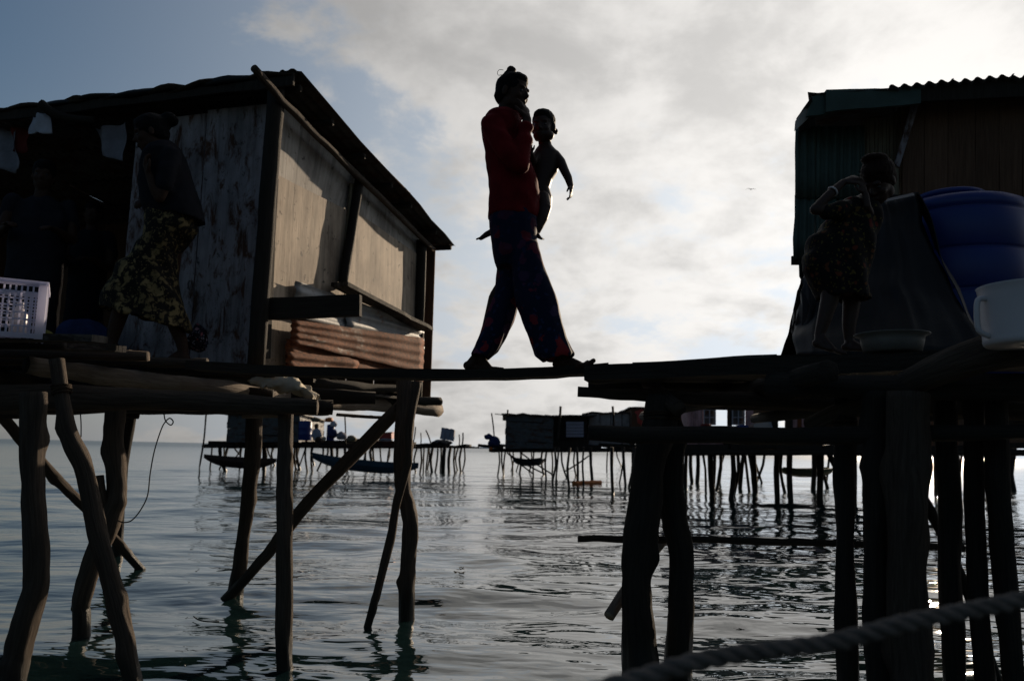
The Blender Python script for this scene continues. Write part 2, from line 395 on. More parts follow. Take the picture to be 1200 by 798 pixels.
M['skin_child'] = plain('skin_child', (.042, .022, .016), .55, .15, 14, .05, .3)
M['hair'] = plain('hair', (.005, .004, .004), .7, .5, 60, .4, .12)
M['hair_brown'] = plain('hair_brown', (.016, .007, .004), .7, .5, 60, .4, .12)
M['eye'] = plain('eye', (.03, .025, .025), .2)
M['shirt_red'] = plain('red_satin', (.13, .004, .007), .8, .35, 10, .15, .1)
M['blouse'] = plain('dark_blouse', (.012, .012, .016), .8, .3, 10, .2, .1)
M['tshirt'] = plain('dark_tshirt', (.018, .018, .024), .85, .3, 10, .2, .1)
M['weed'] = plain('seaweed', (.16, .11, .03), .7)
def floral(name, ground, a, b_, scale, grad=None, thr=(.30, .36), warp=.9):
    m, t, b = newmat(name); tc_ = nd(t, 'ShaderNodeTexCoord'); o = tc_.outputs['Object']
    wv = nd(t, 'ShaderNodeVectorMath', operation='ADD'); t.links.new(o, wv.inputs[0])
    nn = nd(t, 'ShaderNodeTexNoise'); t.links.new(o, nn.inputs['Vector']); nn.inputs['Scale'].default_value = scale * 1.3; nn.inputs['Detail'].default_value = 3
    sc2 = nd(t, 'ShaderNodeVectorMath', operation='SCALE'); t.links.new(nn.outputs['Color'], sc2.inputs[0]); sc2.inputs['Scale'].default_value = warp / scale
    t.links.new(sc2.outputs[0], wv.inputs[1])
    v1 = nd(t, 'ShaderNodeTexVoronoi'); t.links.new(wv.outputs[0], v1.inputs['Vector']); v1.inputs['Scale'].default_value = scale
    f1 = tramp(t, v1.outputs['Distance'], [(thr[0], (1, 1, 1)), (thr[1], (0, 0, 0))])
    v2 = nd(t, 'ShaderNodeTexVoronoi'); t.links.new(wv.outputs[0], v2.inputs['Vector']); v2.inputs['Scale'].default_value = scale * 2.1
    f2 = tramp(t, v2.outputs['Distance'], [(.22, (1, 1, 1)), (.30, (0, 0, 0))])
    if grad:
        s = nd(t, 'ShaderNodeSeparateXYZ'); t.links.new(o, s.inputs[0])
        g = nd(t, 'ShaderNodeMapRange'); t.links.new(s.outputs[2], g.inputs[0]); g.inputs[1].default_value = grad[0]; g.inputs[2].default_value = grad[1]
        g.inputs[3].default_value = 1; g.inputs[4].default_value = .12
        f1 = fmath('MULTIPLY', f1, g.outputs[0], tree=t); f2 = fmath('MULTIPLY', f2, g.outputs[0], tree=t)
    sel = nd(t, 'ShaderNodeSeparateColor'); t.links.new(v1.outputs['Color'], sel.inputs[0])
    flower = tmix(t, sel.outputs[0], a, b_)
    c = tmix(t, f2, ground, b_); c = tmix(t, f1, c, flower)
    t.links.new(c, b.inputs['Base Color']); b.inputs['Roughness'].default_value = .8; b.inputs['Specular IOR Level'].default_value = .15
    tbump(t, b, tnoise(t, o, 25, 5, .6), .2, .01); return m

# ------------------------------------------------------------ sea
def build_water():
    NA, NR = 620, 560
    r = 0.35 * (90 / 0.35) ** (np.arange(NR) / (NR - 1))
    far = np.array([130, 220, 450, 1100, 3000, 9000.])
    r = np.concatenate([r, far])
    # finer towards the part of the sea in view
    s = np.linspace(-1, 1, NA + 1)[:-1]
    th = np.pi * (0.45 * s + 0.55 * s ** 3)
    R_, T_ = np.meshgrid(r, th, indexing='ij')
    X = R_ * np.sin(T_); Y = R_ * np.cos(T_)
    Z = np.zeros_like(X); rg = np.random.default_rng(5)
    for i in range(64):
        lam = 0.22 * (3.4 / 0.22) ** rg.random()
        an = rg.normal(math.radians(80), 0.60); k = 2 * math.pi / lam
        slope = 0.0175 * (lam / 0.8) ** 0.10
        a = slope / k; ph = rg.random() * 6.28
        fade = np.clip((lam * 26 - R_) / (lam * 14), 0, 1)
        wx = X + .12 * np.sin(Y * 1.1 + i) ; wy = Y + .12 * np.sin(X * .9 + i * 2)
        mod = 0.65 + 0.35 * np.sin(X * (.31 + .05 * (i % 5)) + Y * .23 + i)
        Z += a * fade * mod * np.sin(k * (wx * math.cos(an) + wy * math.sin(an)) + ph)
    # rings round the stilts
    for (cx, cy) in RINGS:
        d = np.sqrt((X - cx) ** 2 + (Y - cy) ** 2)
        Z += .0028 * np.exp(-d / .35) * np.sin(d * 42) * np.clip(d / .05, 0, 1)
    n0, n1 = X.shape
    co = np.stack([X, Y, Z], -1).reshape(-1, 3)
    co = np.vstack([co, [[0, 0, 0]]])
    i = np.arange(n0 - 1)[:, None]; j = np.arange(n1)[None, :]; j2 = (j + 1) % n1
    q = np.stack([i * n1 + j, i * n1 + j2, (i + 1) * n1 + j2, (i + 1) * n1 + j], -1).reshape(-1, 4)[:, ::-1]
    c0 = len(co) - 1; jj = np.arange(n1)
    tri = np.stack([np.full(n1, c0), (jj + 1) % n1, jj], -1)
    me = bpy.data.meshes.new('water')
    me.vertices.add(len(co)); me.vertices.foreach_set('co', co.ravel())
    nl = q.size + tri.size; me.loops.add(nl); me.loops.foreach_set('vertex_index', np.concatenate([q.ravel(), tri.ravel()]))
    me.polygons.add(len(q) + len(tri))
    me.polygons.foreach_set('loop_start', np.concatenate([np.arange(len(q)) * 4, q.size + np.arange(len(tri)) * 3]))
    me.update(calc_edges=True); me.validate()
    me.polygons.foreach_set('use_smooth', np.ones(len(me.polygons), bool))
    o = bpy.data.objects.new('water', me); COL.objects.link(o)
    m, t, b = newmat('sea_water'); tc_ = nd(t, 'ShaderNodeTexCoord'); ob = tc_.outputs['Object']
    
    gp_ = nd(t, 'ShaderNodeNewGeometry'); ln_ = nd(t, 'ShaderNodeVectorMath', operation='LENGTH'); t.links.new(gp_.outputs['Position'], ln_.inputs[0])
    rr_ = nd(t, 'ShaderNodeMapRange'); t.links.new(ln_.outputs['Value'], rr_.inputs[0]); rr_.inputs[1].default_value = 12; rr_.inputs[2].default_value = 240; rr_.inputs[3].default_value = .03; rr_.inputs[4].default_value = .26
    t.links.new(rr_.outputs[0], b.inputs['Roughness']); b.inputs['IOR'].default_value = 1.62; b.inputs['Specular IOR Level'].default_value = .5
    murk = tnoise(t, ob, .5, 3, .5)
    t.links.new(tramp(t, murk, [(.3, (.006, .018, .019)), (.7, (.010, .025, .026))]), b.inputs['Base Color'])
    n1_ = tnoise(t, tmap(t, ob, (.75, 1.5, 1)), 2.6, 3, .5, .4)
    n2_ = tnoise(t, tmap(t, ob, (.45, 1.25, 1)), .55, 4, .55, .3)
    n3_ = tnoise(t, tmap(t, ob, (.8, 1.3, 1)), 9, 2, .5)
    gust = tramp(t, tnoise(t, tmap(t, ob, (.10, .22, 1)), 1.0, 3, .5), [(.35, (.25, .25, .25)), (.65, (1, 1, 1))])
    h = fmath('ADD', fmath('ADD', fmath('MULTIPLY', n1_, .016, tree=t), fmath('MULTIPLY', n2_, .11, tree=t), tree=t), fmath('MULTIPLY', fmath('MULTIPLY', n3_, .0016, tree=t), gust, tree=t), tree=t)
    bm_ = nd(t, 'ShaderNodeBump'); bm_.inputs['Strength'].default_value = 1.0; bm_.inputs['Distance'].default_value = 1.0
    t.links.new(h, bm_.inputs['Height']); t.links.new(bm_.outputs[0], b.inputs['Normal'])
    me.materials.append(m); tag(o, kind='structure'); return o
RINGS = []
# ------------------------------------------------------------ frames for walls
class Frame:
    def __init__(f, org, az, out_right=True):
        f.o = Vector((org[0], org[1], 0)); f.u = Vector((math.sin(rad(az)), math.cos(rad(az)), 0))
        f.n = Vector((f.u.y, -f.u.x, 0)) if out_right else Vector((-f.u.y, f.u.x, 0))
    def pt(f, s, z, n=0.0): return f.o + f.u * s + f.n * n + Vector((0, 0, z))
    def on(f, px, py, n=0.0):              # photo pixel -> (s, z) on the wall plane
        d = ray(px, py); k = ((f.o + f.n * n - CAMP).dot(f.n)) / d.dot(f.n); p = CAMP + d * k
        return (p - f.o).dot(f.u), p.z
    def at(f, px, py, n=0.0): s, z = f.on(px, py, n); return f.pt(s, z, n)
def panel(fr, name, parent, mat, quad, th=.012, n=0.0, px=True, nu=3, nv=3, jit=.004, edge=.004, **kw):
    """quad: four corners (lower left, lower right, upper right, upper left as seen) on the wall; px: photo pixels, else (s, z)"""
    c = [fr.at(x, y, n) if px else fr.pt(x, y, n) for x, y in quad]
    nrm = (c[1] - c[0]).cross(c[3] - c[0])
    if nrm.dot(fr.n) < 0: c = [c[1], c[0], c[3], c[2]]
    return slab(name, parent, mat, *c, th, nu=nu, nv=nv, jit=jit, edge=edge, **kw)
def corr(amp, pitch, along_u=True):
    def f(u, v): return amp * math.sin(2 * math.pi * (u if along_u else v) / pitch)
    return f

DZ = 1.45        # level of the left deck
AZ = 16.0
C0 = P(312, 400, 5.0); C0 = (C0.x, C0.y)
FS = Frame(C0, AZ, True)                 # side wall, s going away from the camera
FF = Frame(C0, AZ - 90, False)           # front wall, s going left
if FF.n.y > 0: FF.n = -FF.n

# ============================================================ LEFT PLATFORM
lp = thing('stilt_platform', 'driftwood platform on crooked stilts carrying the shack with rusty sheets', 'platform', (C0[0] - 1.0, C0[1] + .5, 0))
def row(Y, xr_px, r, xl=-5.2, z=DZ, mat='wood_dark'):
    xr = P(xr_px, 420, Y).x
    if r < .028: return board('deck_board', lp, M['wood_grey'], (xl, Y, z), (xr, Y + rnd.uniform(-.05, .05), z), .14, .03, n=14, jit=.006, edge=.02, taper=.8)
    return log('deck_log', lp, M[mat], [(xl, Y + rnd.uniform(-.03, .03), z - r), ((xl + xr) / 2, Y, z - r + rnd.uniform(-.01, .01)), (xr, Y + rnd.uniform(-.03, .03), z - r)], [r * 1.05, r * .95, r * .75], n=24, seg=9, bump=.16, knots=4)
for (Y, xp, r, mt) in [(3.42, 116, .026, 'wood_dark'), (3.53, 74, .030, 'wood_dark'), (3.70, 138, .024, 'wood_log'), (3.88, 172, .036, 'wood_log'), (4.05, 160, .026, 'wood_dark'), (4.2, 243, .034, 'wood_log'), (4.36, 214, .026, 'wood_dark'), (4.52, 300, .03, 'wood_dark'), (4.68, 322, .033, 'wood_log'), (4.84, 340, .03, 'wood_dark')]:
    row(Y, xp, r, mat=mt)
Y = 5.0
while Y < 7.4:
    xr = C0[0] + math.tan(rad(AZ)) * (Y - C0[1]) - .02 + rnd.uniform(-.03, .10)
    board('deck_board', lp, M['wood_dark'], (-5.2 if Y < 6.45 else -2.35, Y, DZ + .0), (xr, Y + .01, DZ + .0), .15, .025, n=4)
    Y += .165
# beams
log('beam', lp, M['wood_pale'], [P(30, 428, 3.75), P(90, 436, 3.95), P(150, 444, 4.15), P(230, 453, 4.5), P(300, 462, 5.0), P(345, 467, 5.5), P(395, 472, 6.1), P(440, 473, 6.7), P(512, 479, 7.6)],
    [.040, .045, .05, .05, .058, .062, .062, .06, .066], n=46, seg=12, bump=.13, wob=.012, knots=5, capmi=1).data.materials.append(M['wood_dark'])
for (pts, r, mt) in [
    ([P(-60, 468, 3.62), P(120, 466, 3.66), P(372, 478, 3.72)], [.062, .060, .036], 'wood_log'),
    ([P(-60, 452, 4.7), P(120, 454, 4.7), P(320, 464, 4.9)], [.055, .055, .04], 'wood_dark'),
    ([P(-60, 474, 4.5), P(150, 472, 4.5), P(390, 478, 4.8)], [.055, .055, .045], 'wood_dark'),
    ([P(-60, 455, 5.2), P(150, 458, 5.2), P(440, 466, 5.5)], [.06, .06, .045], 'wood_dark'),
    ([P(150, 476, 5.9), P(300, 478, 5.9), P(385, 480, 5.9)], [.05, .05, .045], 'wood_dark'),
    ([P(0, 478, 6.6), P(250, 478, 6.6), P(400, 474, 6.5)], [.05, .05, .04], 'wood_log'),
    ([P(400, 467, 6.6), P(450, 469, 6.8), P(516, 471, 7.2)], [.036, .036, .036], 'wood_dark'),
    ([P(396, 454, 6.2), P(440, 458, 6.6), P(480, 463, 7.2)], [.028, .028, .026], 'wood_log'),
    ([P(300, 447, 5.3), P(380, 450, 5.6), P(470, 456, 6.4)], [.035, .035, .03], 'wood_dark'),
    ([P(284, 482, 4.9), P(340, 486, 5.0)], [.038, .034], 'wood_pale'),
    ([P(395, 486, 5.9), P(440, 489, 6.2), P(455, 489, 6.3)], [.012, .012, .014], 'wood_log'),
    ([P(0, 484, 3.9), P(23, 485, 3.9)], [.022, .02], 'wood_log'),
    ([P(140, 484, 5.6), P(163, 486, 5.6)], [.025, .02], 'wood_log')]:
    log('beam', lp, M[mt], pts, r, n=30, seg=11, bump=.15, wob=.014, knots=4)
for i, x in enumerate((-4.4, -3.6, -2.9)):
    log('beam', lp, M['wood_dark'], [(x, 3.4, DZ - .12), (x + .2, 5.2, DZ - .12), (x + .3, 7.0, DZ - .10)], .05, n=8, seg=8)
for (a, b_, wd) in [((412, 459, 6.2), (492, 468, 7.2), .10), ((385, 463, 5.7), (420, 466, 6.0), .16), ((430, 452, 6.4), (468, 456, 6.9), .2)]:
    board('floor_board', lp, M['wood_grey'], P(*a), P(*b_), wd, .02)
# stilts: the last point goes below the water
def stilt(pts, r, knots=0, mat='wood_log', name='stilt', wob=.006, parent=lp, ring=True, seg=12, deeper=.55):
    W = [P(*p) for p in pts]
    d = (W[-1] - W[-2]).normalized()
    if name == 'stilt' or ring:
        k = (W[-1].z + deeper) / max(.2, -d.z); W.append(W[-1] + d * k)
        q = W[-2]; RINGS.append((q.x, q.y))
        if isinstance(r, list): r = r + [r[-1]]
    n = max(34, 9 * len(W))
    knots = knots + 3
    return log(name, parent, M[mat], W, r, n=n, seg=seg + 2, bump=.15, wob=wob, knots=knots)
stilt([(40, 460, 3.1), (39, 520, 3.1), (41, 590, 3.1), (44, 668, 3.1), (35, 715, 3.1), (22, 760, 3.1), (14, 810, 3.1)], [.044, .043, .044, .046, .046, .045, .045], knots=1)
stilt([(67, 422, 3.36), (80, 500, 3.34), (98, 550, 3.32), (113, 616, 3.3), (129, 681, 3.28), (142, 733, 3.28), (155, 797, 3.28)], [.032, .034, .037, .038, .037, .037, .04], knots=2)
stilt([(136, 470, 4.2), (133, 515, 4.2), (137, 572, 4.2), (130, 605, 4.2), (106, 668, 4.23), (96, 707, 4.25), (95, 733, 4.26)], [.050, .047, .050, .052, .047, .044, .044], knots=2)
log('stump', lp, M['wood_log'], [P(127, 600, 4.2), P(119, 580, 4.15), P(117, 557, 4.15)], [.03, .028, .022], n=8, seg=8, bump=.15)
stilt([(-30, 450, 5.2), (0, 486, 5.4), (26, 516, 5.6), (62, 556, 5.8), (93, 588, 6.0), (138, 636, 6.3), (163, 664, 6.4)], [.036, .037, .037, .04, .037, .036, .033], name='brace', knots=2)
stilt([(299, 470, 5.2), (297, 533, 5.3), (290, 592, 5.4), (284, 642, 5.45), (277, 690, 5.5)], [.048, .050, .046, .046, .050])
stilt([(334, 475, 3.8), (334, 533, 3.75), (333, 592, 3.7), (333, 694, 3.67), (334, 778, 3.66)], [.037, .037, .038, .037, .035], knots=1)
stilt([(480, 464, 5.15), (355, 597, 5.3), (320, 642, 5.35), (282, 684, 5.4)], [.042, .040, .036, .036], name='brace', knots=1)
stilt([(474, 440, 5.1), (473, 493, 5.0), (472, 560, 4.97), (477, 592, 4.96), (480, 625, 4.96), (478, 665, 4.95), (477, 708, 4.95)], [.054, .053, .050, .046, .050, .046, .048], knots=3)
stilt([(488, 448, 4.8), (480, 500, 4.76), (478, 540, 4.74), (464, 592, 4.72), (456, 637, 4.7), (443, 689, 4.7), (434, 722, 4.7)], [.030, .026, .024, .024, .024, .022, .022], knots=2)
log('stilt', lp, M['wood_dark'], [(-3.4, 7.2, 1.4), (-3.45, 7.2, .6), (-3.4, 7.2, -.6)], .05, n=10, seg=8)
log('stilt', lp, M['wood_dark'], [(-4.4, 5.0, 1.4), (-4.5, 5.0, .6), (-4.4, 5.0, -.6)], .05, n=10, seg=8)

# pale sack and rags wedged under the shack
def rag(name, label, cat, pts, mat, th=.05, seed=1.0, sub=14, group=None, parent=None, fold=.02):
    """crumpled soft body lofted between two edge lines of equal length (pixel, pixel, Y)"""
    top, bot = pts
    mb = MB(); n = len(top) - 1
    T, _ = catmull([P(*p) for p in top], sub); B, _ = catmull([P(*p) for p in bot], sub)
    K = 8; base = 0
    for i in range(sub + 1):
        mid = (T[i] + B[i]) / 2; up = (T[i] - B[i]) / 2; t = th * (0.35 + .65 * max(0.0, math.sin(math.pi * i / sub)) ** .5)
        for j in range(K * 2):
            an = math.pi * j / K
            p = mid + up * math.cos(an) + Vector((0, -1, 0)) * t * math.sin(an)
            p += Vector((noise.noise(p * 9 + Vector((seed, 0, 0))), noise.noise(p * 9 + Vector((0, seed, 0))), noise.noise(p * 9 + Vector((0, 0, seed))))) * fold
            p += Vector((noise.noise(p * 31), noise.noise(p * 27 + Vector((3, seed, 0))), noise.noise(p * 29 + Vector((9, 0, seed))))) * fold * .55
            mb.v.append(p)
    for i in range(sub):
        for j in range(K * 2):
            j2 = (j + 1) % (K * 2)
            mb.face([i * K * 2 + j, i * K * 2 + j2, (i + 1) * K * 2 + j2, (i + 1) * K * 2 + j], [(j * .05, i * .05)] * 4)
    mb.face(list(range(K * 2)), [(0, 0)] * (K * 2)); mb.face(list(range(sub * K * 2, (sub + 1) * K * 2))[::-1], [(0, 0)] * (K * 2))
    o = mb.build(name, mat, parent, smooth=True)
    if label: tag(o, label, cat, group)
    return o
rag('plastic_sack', 'pale crumpled plastic sack stuffed between the deck and the bleached beam', 'sack', ([(300, 438, 4.7), (325, 438, 4.75), (352, 446, 4.8), (366, 456, 4.85), (375, 461, 4.9)], [(296, 444, 4.7), (318, 458, 4.75), (345, 462, 4.8), (362, 466, 4.85), (374, 466, 4.9)]), M['sack'], .07, 3.1, fold=.045, sub=26)
rag('rag', 'small knotted beige rag hanging under the rusty metal sheets', 'rag', ([(387, 446, 5.9), (392, 441, 5.9), (399, 448, 5.9)], [(388, 452, 5.9), (392, 456, 5.9), (398, 452, 5.9)]), M['sack'], .04, 7.7, sub=8)

# ============================================================ LEFT HOUSE
hs_ = thing('stilt_house', 'shack of peeling white boards and rusty corrugated sheets on the wooden platform', 'house', FF.pt(1.4, DZ))
ROOF_N = 3.12; 
# front wall of upright boards, in the shade
sL = FF.on(150, 300)[0]; zt = 3.06
s = 0.07
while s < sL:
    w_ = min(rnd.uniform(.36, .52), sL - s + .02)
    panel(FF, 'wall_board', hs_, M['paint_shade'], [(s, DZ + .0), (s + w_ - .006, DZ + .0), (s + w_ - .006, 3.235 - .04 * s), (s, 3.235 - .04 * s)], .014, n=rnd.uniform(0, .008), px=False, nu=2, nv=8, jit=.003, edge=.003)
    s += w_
# left part: open doorway, then a far board strip
for (a, b_) in [(2.95, 3.2), (3.2, 3.5)]:
    panel(FF, 'wall_board', hs_, M['wood_brown'], [(a, DZ), (b_ - .006, DZ), (b_ - .006, zt), (a, zt)], .014, px=False, nv=4)
# interior: back wall, left wall, partition
bz = 2.93
for k in range(12):
    a = -.05 + k * .30
    sbk = 2.7 if a < 1.1 else 1.7; bz = 2.93 if a < 1.1 else 3.06
    p0 = FF.pt(a, DZ) + FS.u * sbk; p1 = FF.pt(a + .292, DZ) + FS.u * sbk
    slab('wall_board', hs_, M['wood_brown'], p0, p1, p1 + Vector((0, 0, bz - DZ)), p0 + Vector((0, 0, bz - DZ)), .012, nu=1, nv=3)
for k in range(3):
    p0 = FF.pt(1.14, DZ) + FS.u * (1.72 + k * .32); p1 = p0 + FS.u * .312
    slab('wall_board', hs_, M['wood_brown'], p0, p1, p1 + Vector((0, 0, bz - DZ)), p0 + Vector((0, 0, bz - DZ)), .012, nu=1, nv=3)
bz = 3.06
for k in range(5):
    p0 = FF.pt(3.5, DZ) + FS.u * (k * .30); p1 = p0 + FS.u * .292
    slab('wall_board', hs_, M['wood_brown'], p0, p1, p1 + Vector((0, 0, bz - DZ)), p0 + Vector((0, 0, bz - DZ)), .012, nu=1, nv=3)
for k in range(4):
    p0 = FF.pt(sL + .02, DZ) + FS.u * (.05 + k * .30); p1 = p0 + FS.u * .292
    slab('partition_board', hs_, M['wood_brown'], p0, p1, p1 + Vector((0, 0, bz - DZ)), p0 + Vector((0, 0, bz - DZ)), .012, nu=1, nv=3)

# corner posts
def wpost(fr, name, a, b_, r0, r1, n=.03, mat='wood_dark', **kw):
    return log(name, hs_, M[mat], [fr.at(*a, n), fr.at((a[0] + b_[0]) / 2, (a[1] + b_[1]) / 2, n), fr.at(*b_, n)], [r0, r0, r1], n=10, seg=10, **kw)
wpost(FS, 'corner_post', (324, 102), (300, 428), .055, .055, n=.05)
wpost(FS, 'corner_post', (494, 282), (488, 470), .05, .05, n=.035)
panel(FS, 'corner_board', hs_, M['wood_dark'], [(305, 420), (317, 420), (326, 210), (318, 210)], .02, n=.045)
wpost(FS, 'wall_post', (422, 206), (401, 338), .036, .036, n=.055, mat='wood_dark')
# side wall panels (sunlit plywood)
panel(FS, 'wall_sheet', hs_, M['paint_white'], [(322, 209), (407, 250), (420, 214), (327, 118)], .01, n=.0, nu=8, nv=5, jit=.0015)
panel(FS, 'wall_sheet', hs_, M['paint_tan'], [(308, 428), (399, 428), (408, 247), (321, 203)], .01, n=.014, nu=8, nv=8, jit=.0015)
panel(FS, 'wall_sheet', hs_, M['paint_tan'], [(401, 428), (492, 434), (492, 300), (409, 242)], .01, n=.010, nu=8, nv=8, jit=.0015)
panel(FS, 'wall_sheet', hs_, M['paint_white'], [(411, 250), (492, 306), (493, 272), (419, 200)], .01, n=.0, nu=6, nv=4, jit=.0015)
panel(FS, 'batten', hs_, M['wood_slat'], [(401, 330), (406, 330), (417, 215), (411, 215)], .01, n=.03, nu=1, nv=4)
# ledge and low metal sheets
board('ledge', hs_, M['wood_grey'], FS.at(398, 331, .12), FS.at(500, 384, .14), .14, .030, n=10)
def csheet(name, quad, mat, n, pitch=.076, amp=.0075, nu=6, nv=40, jit=.003):
    c = [FS.at(x, y, n) for x, y in quad]
    # quad: near-low, far-low, far-high, near-high ; the waves run along the wall
    H = (c[3] - c[0]).length
    return slab(name, hs_, M[mat], c[0], c[1], c[2], c[3], .0012, nu=nu * 2, nv=nv * 2, jit=jit, edge=.004, disp=corr(amp, pitch, False))
csheet('metal_sheet', [(347, 372), (425, 390), (425, 357), (346, 329)], 'zinc', .055, nv=26)
csheet('metal_sheet', [(405, 394), (497, 410), (496, 378), (408, 350)], 'zinc', .075, nv=22)
csheet('metal_sheet', [(335, 437), (496, 447), (496, 418), (335, 397)], 'rust', .080, nv=26, pitch=.062, amp=.0055, nu=10, jit=.008)
csheet('metal_sheet', [(343, 402), (496, 437), (496, 396), (342, 374)], 'rust', .112, nv=34, pitch=.062, amp=.0055, nu=10, jit=.010)
csheet('metal_sheet', [(337, 430), (420, 441), (420, 420), (336, 412)], 'rust', .104, nv=18, pitch=.066, amp=.009, nu=6, jit=.006)
board('plank', hs_, M['wood_dark'], FF.pt(-.0, 0, .10) * 1 + Vector((0, 0, P(306, 350, 4.9).z)), P(423, 346, 4.86), .045, P(306, 350, 4.9).z - P(306, 375, 4.9).z, n=8, jit=.003, edge=.004)

# roof: sheets laid front to back, falling to the rear, ends past the side wall
def RZ(sf, sb):      # roof height at sf along the front (left), sb back
    near, far = 3.20, 2.955
    return near + (far - near) * (sb / 2.9) + .10 * max(-.1, 1 - sf / 2.2) * (1 - sb / 2.9)
roof = tag(thing('roof', None, None), None); roof.parent = hs_; roof.location = (0, 0, 0)
for k in range(9):
    a = -.235 + k * .46; b_ = a + .52
    lift = .006 * (k % 2) + .012
    for (s0, s1, dz) in [(-.16, 1.62, .0), (1.50, 2.80 if k < 4 else 1.85, -.012)]:
        q = [FF.pt(b_, RZ(a, s0) + lift + dz) + FS.u * s0, FF.pt(a, RZ(a, s0) + lift + dz + rnd.uniform(0, .015)) + FS.u * (s0 + rnd.uniform(-.03, .03)),
             FF.pt(a, RZ(a, s1) + lift + dz) + FS.u * (s1 + rnd.uniform(-.02, .05)), FF.pt(b_, RZ(a, s1) + lift + dz) + FS.u * s1]
        slab('roof_sheet', roof, M['roof_tin'], *q, .0015, nu=28, nv=4, jit=.006, edge=.02, disp=corr(.010, .076, True))
# rake boards under the sheets, the long pole down the side and the ragged eave
log('eave_pole', hs_, M['wood_log'], [FS.at(297, 81, .12), FS.at(345, 132, .11), FS.at(421, 208, .10), FS.at(508, 292, .10)], [.024, .026, .026, .022], n=24, seg=10, wob=.01, knots=2)
for k, sb in enumerate((-.08, .35, .85, 1.35, 1.75, 2.35, 2.75)):
    z0 = RZ(0, sb) - .035
    log('rafter', hs_, M['wood_dark'], [FF.pt(-.19, z0) + FS.u * sb, FF.pt(.6, z0) + FS.u * sb, FF.pt(3.7 if sb < 1.8 else 1.5, z0) + FS.u * sb], .025, n=8, seg=7)
# bundles of thatch and sacks lying along the front eave: an uneven edge
q = [FF.pt(-.2, RZ(0, -.15) - .07, .165), FF.pt(3.7, RZ(0, -.15) - .07, .165), FF.pt(3.7, RZ(0, -.15) + .012, .165), FF.pt(-.2, RZ(0, -.15) + .012, .165)]
slab('eave_board', hs_, M['wood_dark'], *q, .02, nu=16, nv=1, edge=.012, jit=.004)
for k in range(20):
    a = -.20 + k * .19 + rnd.uniform(-.05, .05); z0 = RZ(0, -.15); ln = rnd.uniform(.22, .62); r0 = rnd.uniform(.010, .030)
    log('eave_bundle', hs_, M[('thatch', 'tarp', 'thatch', 'wood_dark')[k % 4]], [FF.pt(a, z0 + rnd.uniform(-.01, .012), .18), FF.pt(a + ln / 2, z0 + rnd.uniform(0, .02), .195), FF.pt(a + ln, z0 + rnd.uniform(-.03, .012), .18)], [r0 * .5, r0, r0 * .4], n=9, seg=8, bump=.4)
log('pole_end', hs_, M['wood_dark'], [FF.at(48, 122, .25), FF.at(70, 136, .2), FF.at(110, 142, .15)], [.035, .03, .03], n=8, seg=8, bump=.2)

# cloths hanging in the doorway
def hang(label, quad, mat, n, seed):
    c = [FF.at(x, y, n) for x, y in quad]
    nrm = (c[1] - c[0]).cross(c[3] - c[0])
    def d(u, v): return .022 * math.sin(u * 38 + seed + 2 * noise.noise((u * 5, v * 4, seed))) + .02 * noise.noise((u * 8, v * 8, seed))
    o = slab('hanging_cloth', None, M[mat], *c, .004, nu=18, nv=14, disp=d, edge=.02)
    return tag(o, label, 'cloth')
hang('long pale grey cloth hung at the far end of the shack eave', [(0, 200), (23, 199), (18, 140), (-4, 143)], 'cloth_grey', .06, 1)
hang('dark red cloth hanging beside the pale grey one', [(17, 178), (32, 176), (30, 138), (18, 140)], 'cloth_red', .05, 2.2)
hang('light bluish plastic sheet bunched over the eave pole', [(33, 158), (60, 156), (58, 132), (36, 136)], 'cloth_white', .20, 3.3)
hang('grey cloth draped in the top corner of the doorway', [(118, 182), (146, 190), (148, 144), (112, 150)], 'cloth_grey', .04, 4.4)

# ============================================================ FOOTBRIDGE
fb = thing('footbridge', 'narrow plank footbridge the woman with the baby is walking on', 'footbridge', P(480, 440, 3.95))
def plankpts(dy, dY): return [P(228, 428 + dy, 4.15 + dY), P(330, 434 + dy, 4.06 + dY), P(440, 437.5 + dy, 4.0 + dY), P(560, 438 + dy, 3.96 + dY), P(640, 436 + dy, 3.92 + dY), P(712, 431 + dy, 3.9 + dY)]
def bentboard(name, parent, mat, pts, wid, th, n=24):
    c, _ = catmull(pts, n); mb = MB(); sd_ = rnd.random() * 30
    rows = []
    for i, p in enumerate(c):
        t = (c[min(i + 1, n)] - c[max(i - 1, 0)]).normalized(); s_ = t.cross(Vector((0, 0, 1))).normalized()
        jz = .004 * noise.noise((i * .6, sd_, 0)); w0 = wid / 2 * (1 + .05 * noise.noise((i * .5, 3, sd_)))
        th_ = th * (1 + .12 * noise.noise((i * .45, 8, sd_)))
        rows.append([p + s_ * -w0 + Vector((0, 0, jz)), p + s_ * w0 + Vector((0, 0, jz)), p + s_ * w0 * .97 + Vector((0, 0, jz - th_)), p - s_ * w0 * .97 + Vector((0, 0, jz - th_))])
    for r_ in rows: mb.v.extend(r_)
    acc = 0
    for i in range(n):
        l0 = acc; acc += (c[i + 1] - c[i]).length
        for j in range(4):
            j2 = (j + 1) % 4; ww = [0, wid, wid + th, 2 * wid + th, 2 * wid + 2 * th]
            mb.face([i * 4 + j, (i + 1) * 4 + j, (i + 1) * 4 + j2, i * 4 + j2], [(ww[j] + sd_, l0), (ww[j] + sd_, acc), (ww[j + 1] + sd_, acc), (ww[j + 1] + sd_, l0)])
    mb.face([0, 1, 2, 3], [(0, 0), (wid, 0), (wid, th), (0, th)]); mb.face([n * 4 + 3, n * 4 + 2, n * 4 + 1, n * 4], [(0, 0), (wid, 0), (wid, th), (0, th)])
    return mb.build(name, mat, parent)
bentboard('plank', fb, M['wood_dark'], plankpts(-4, 0), .16, .045)
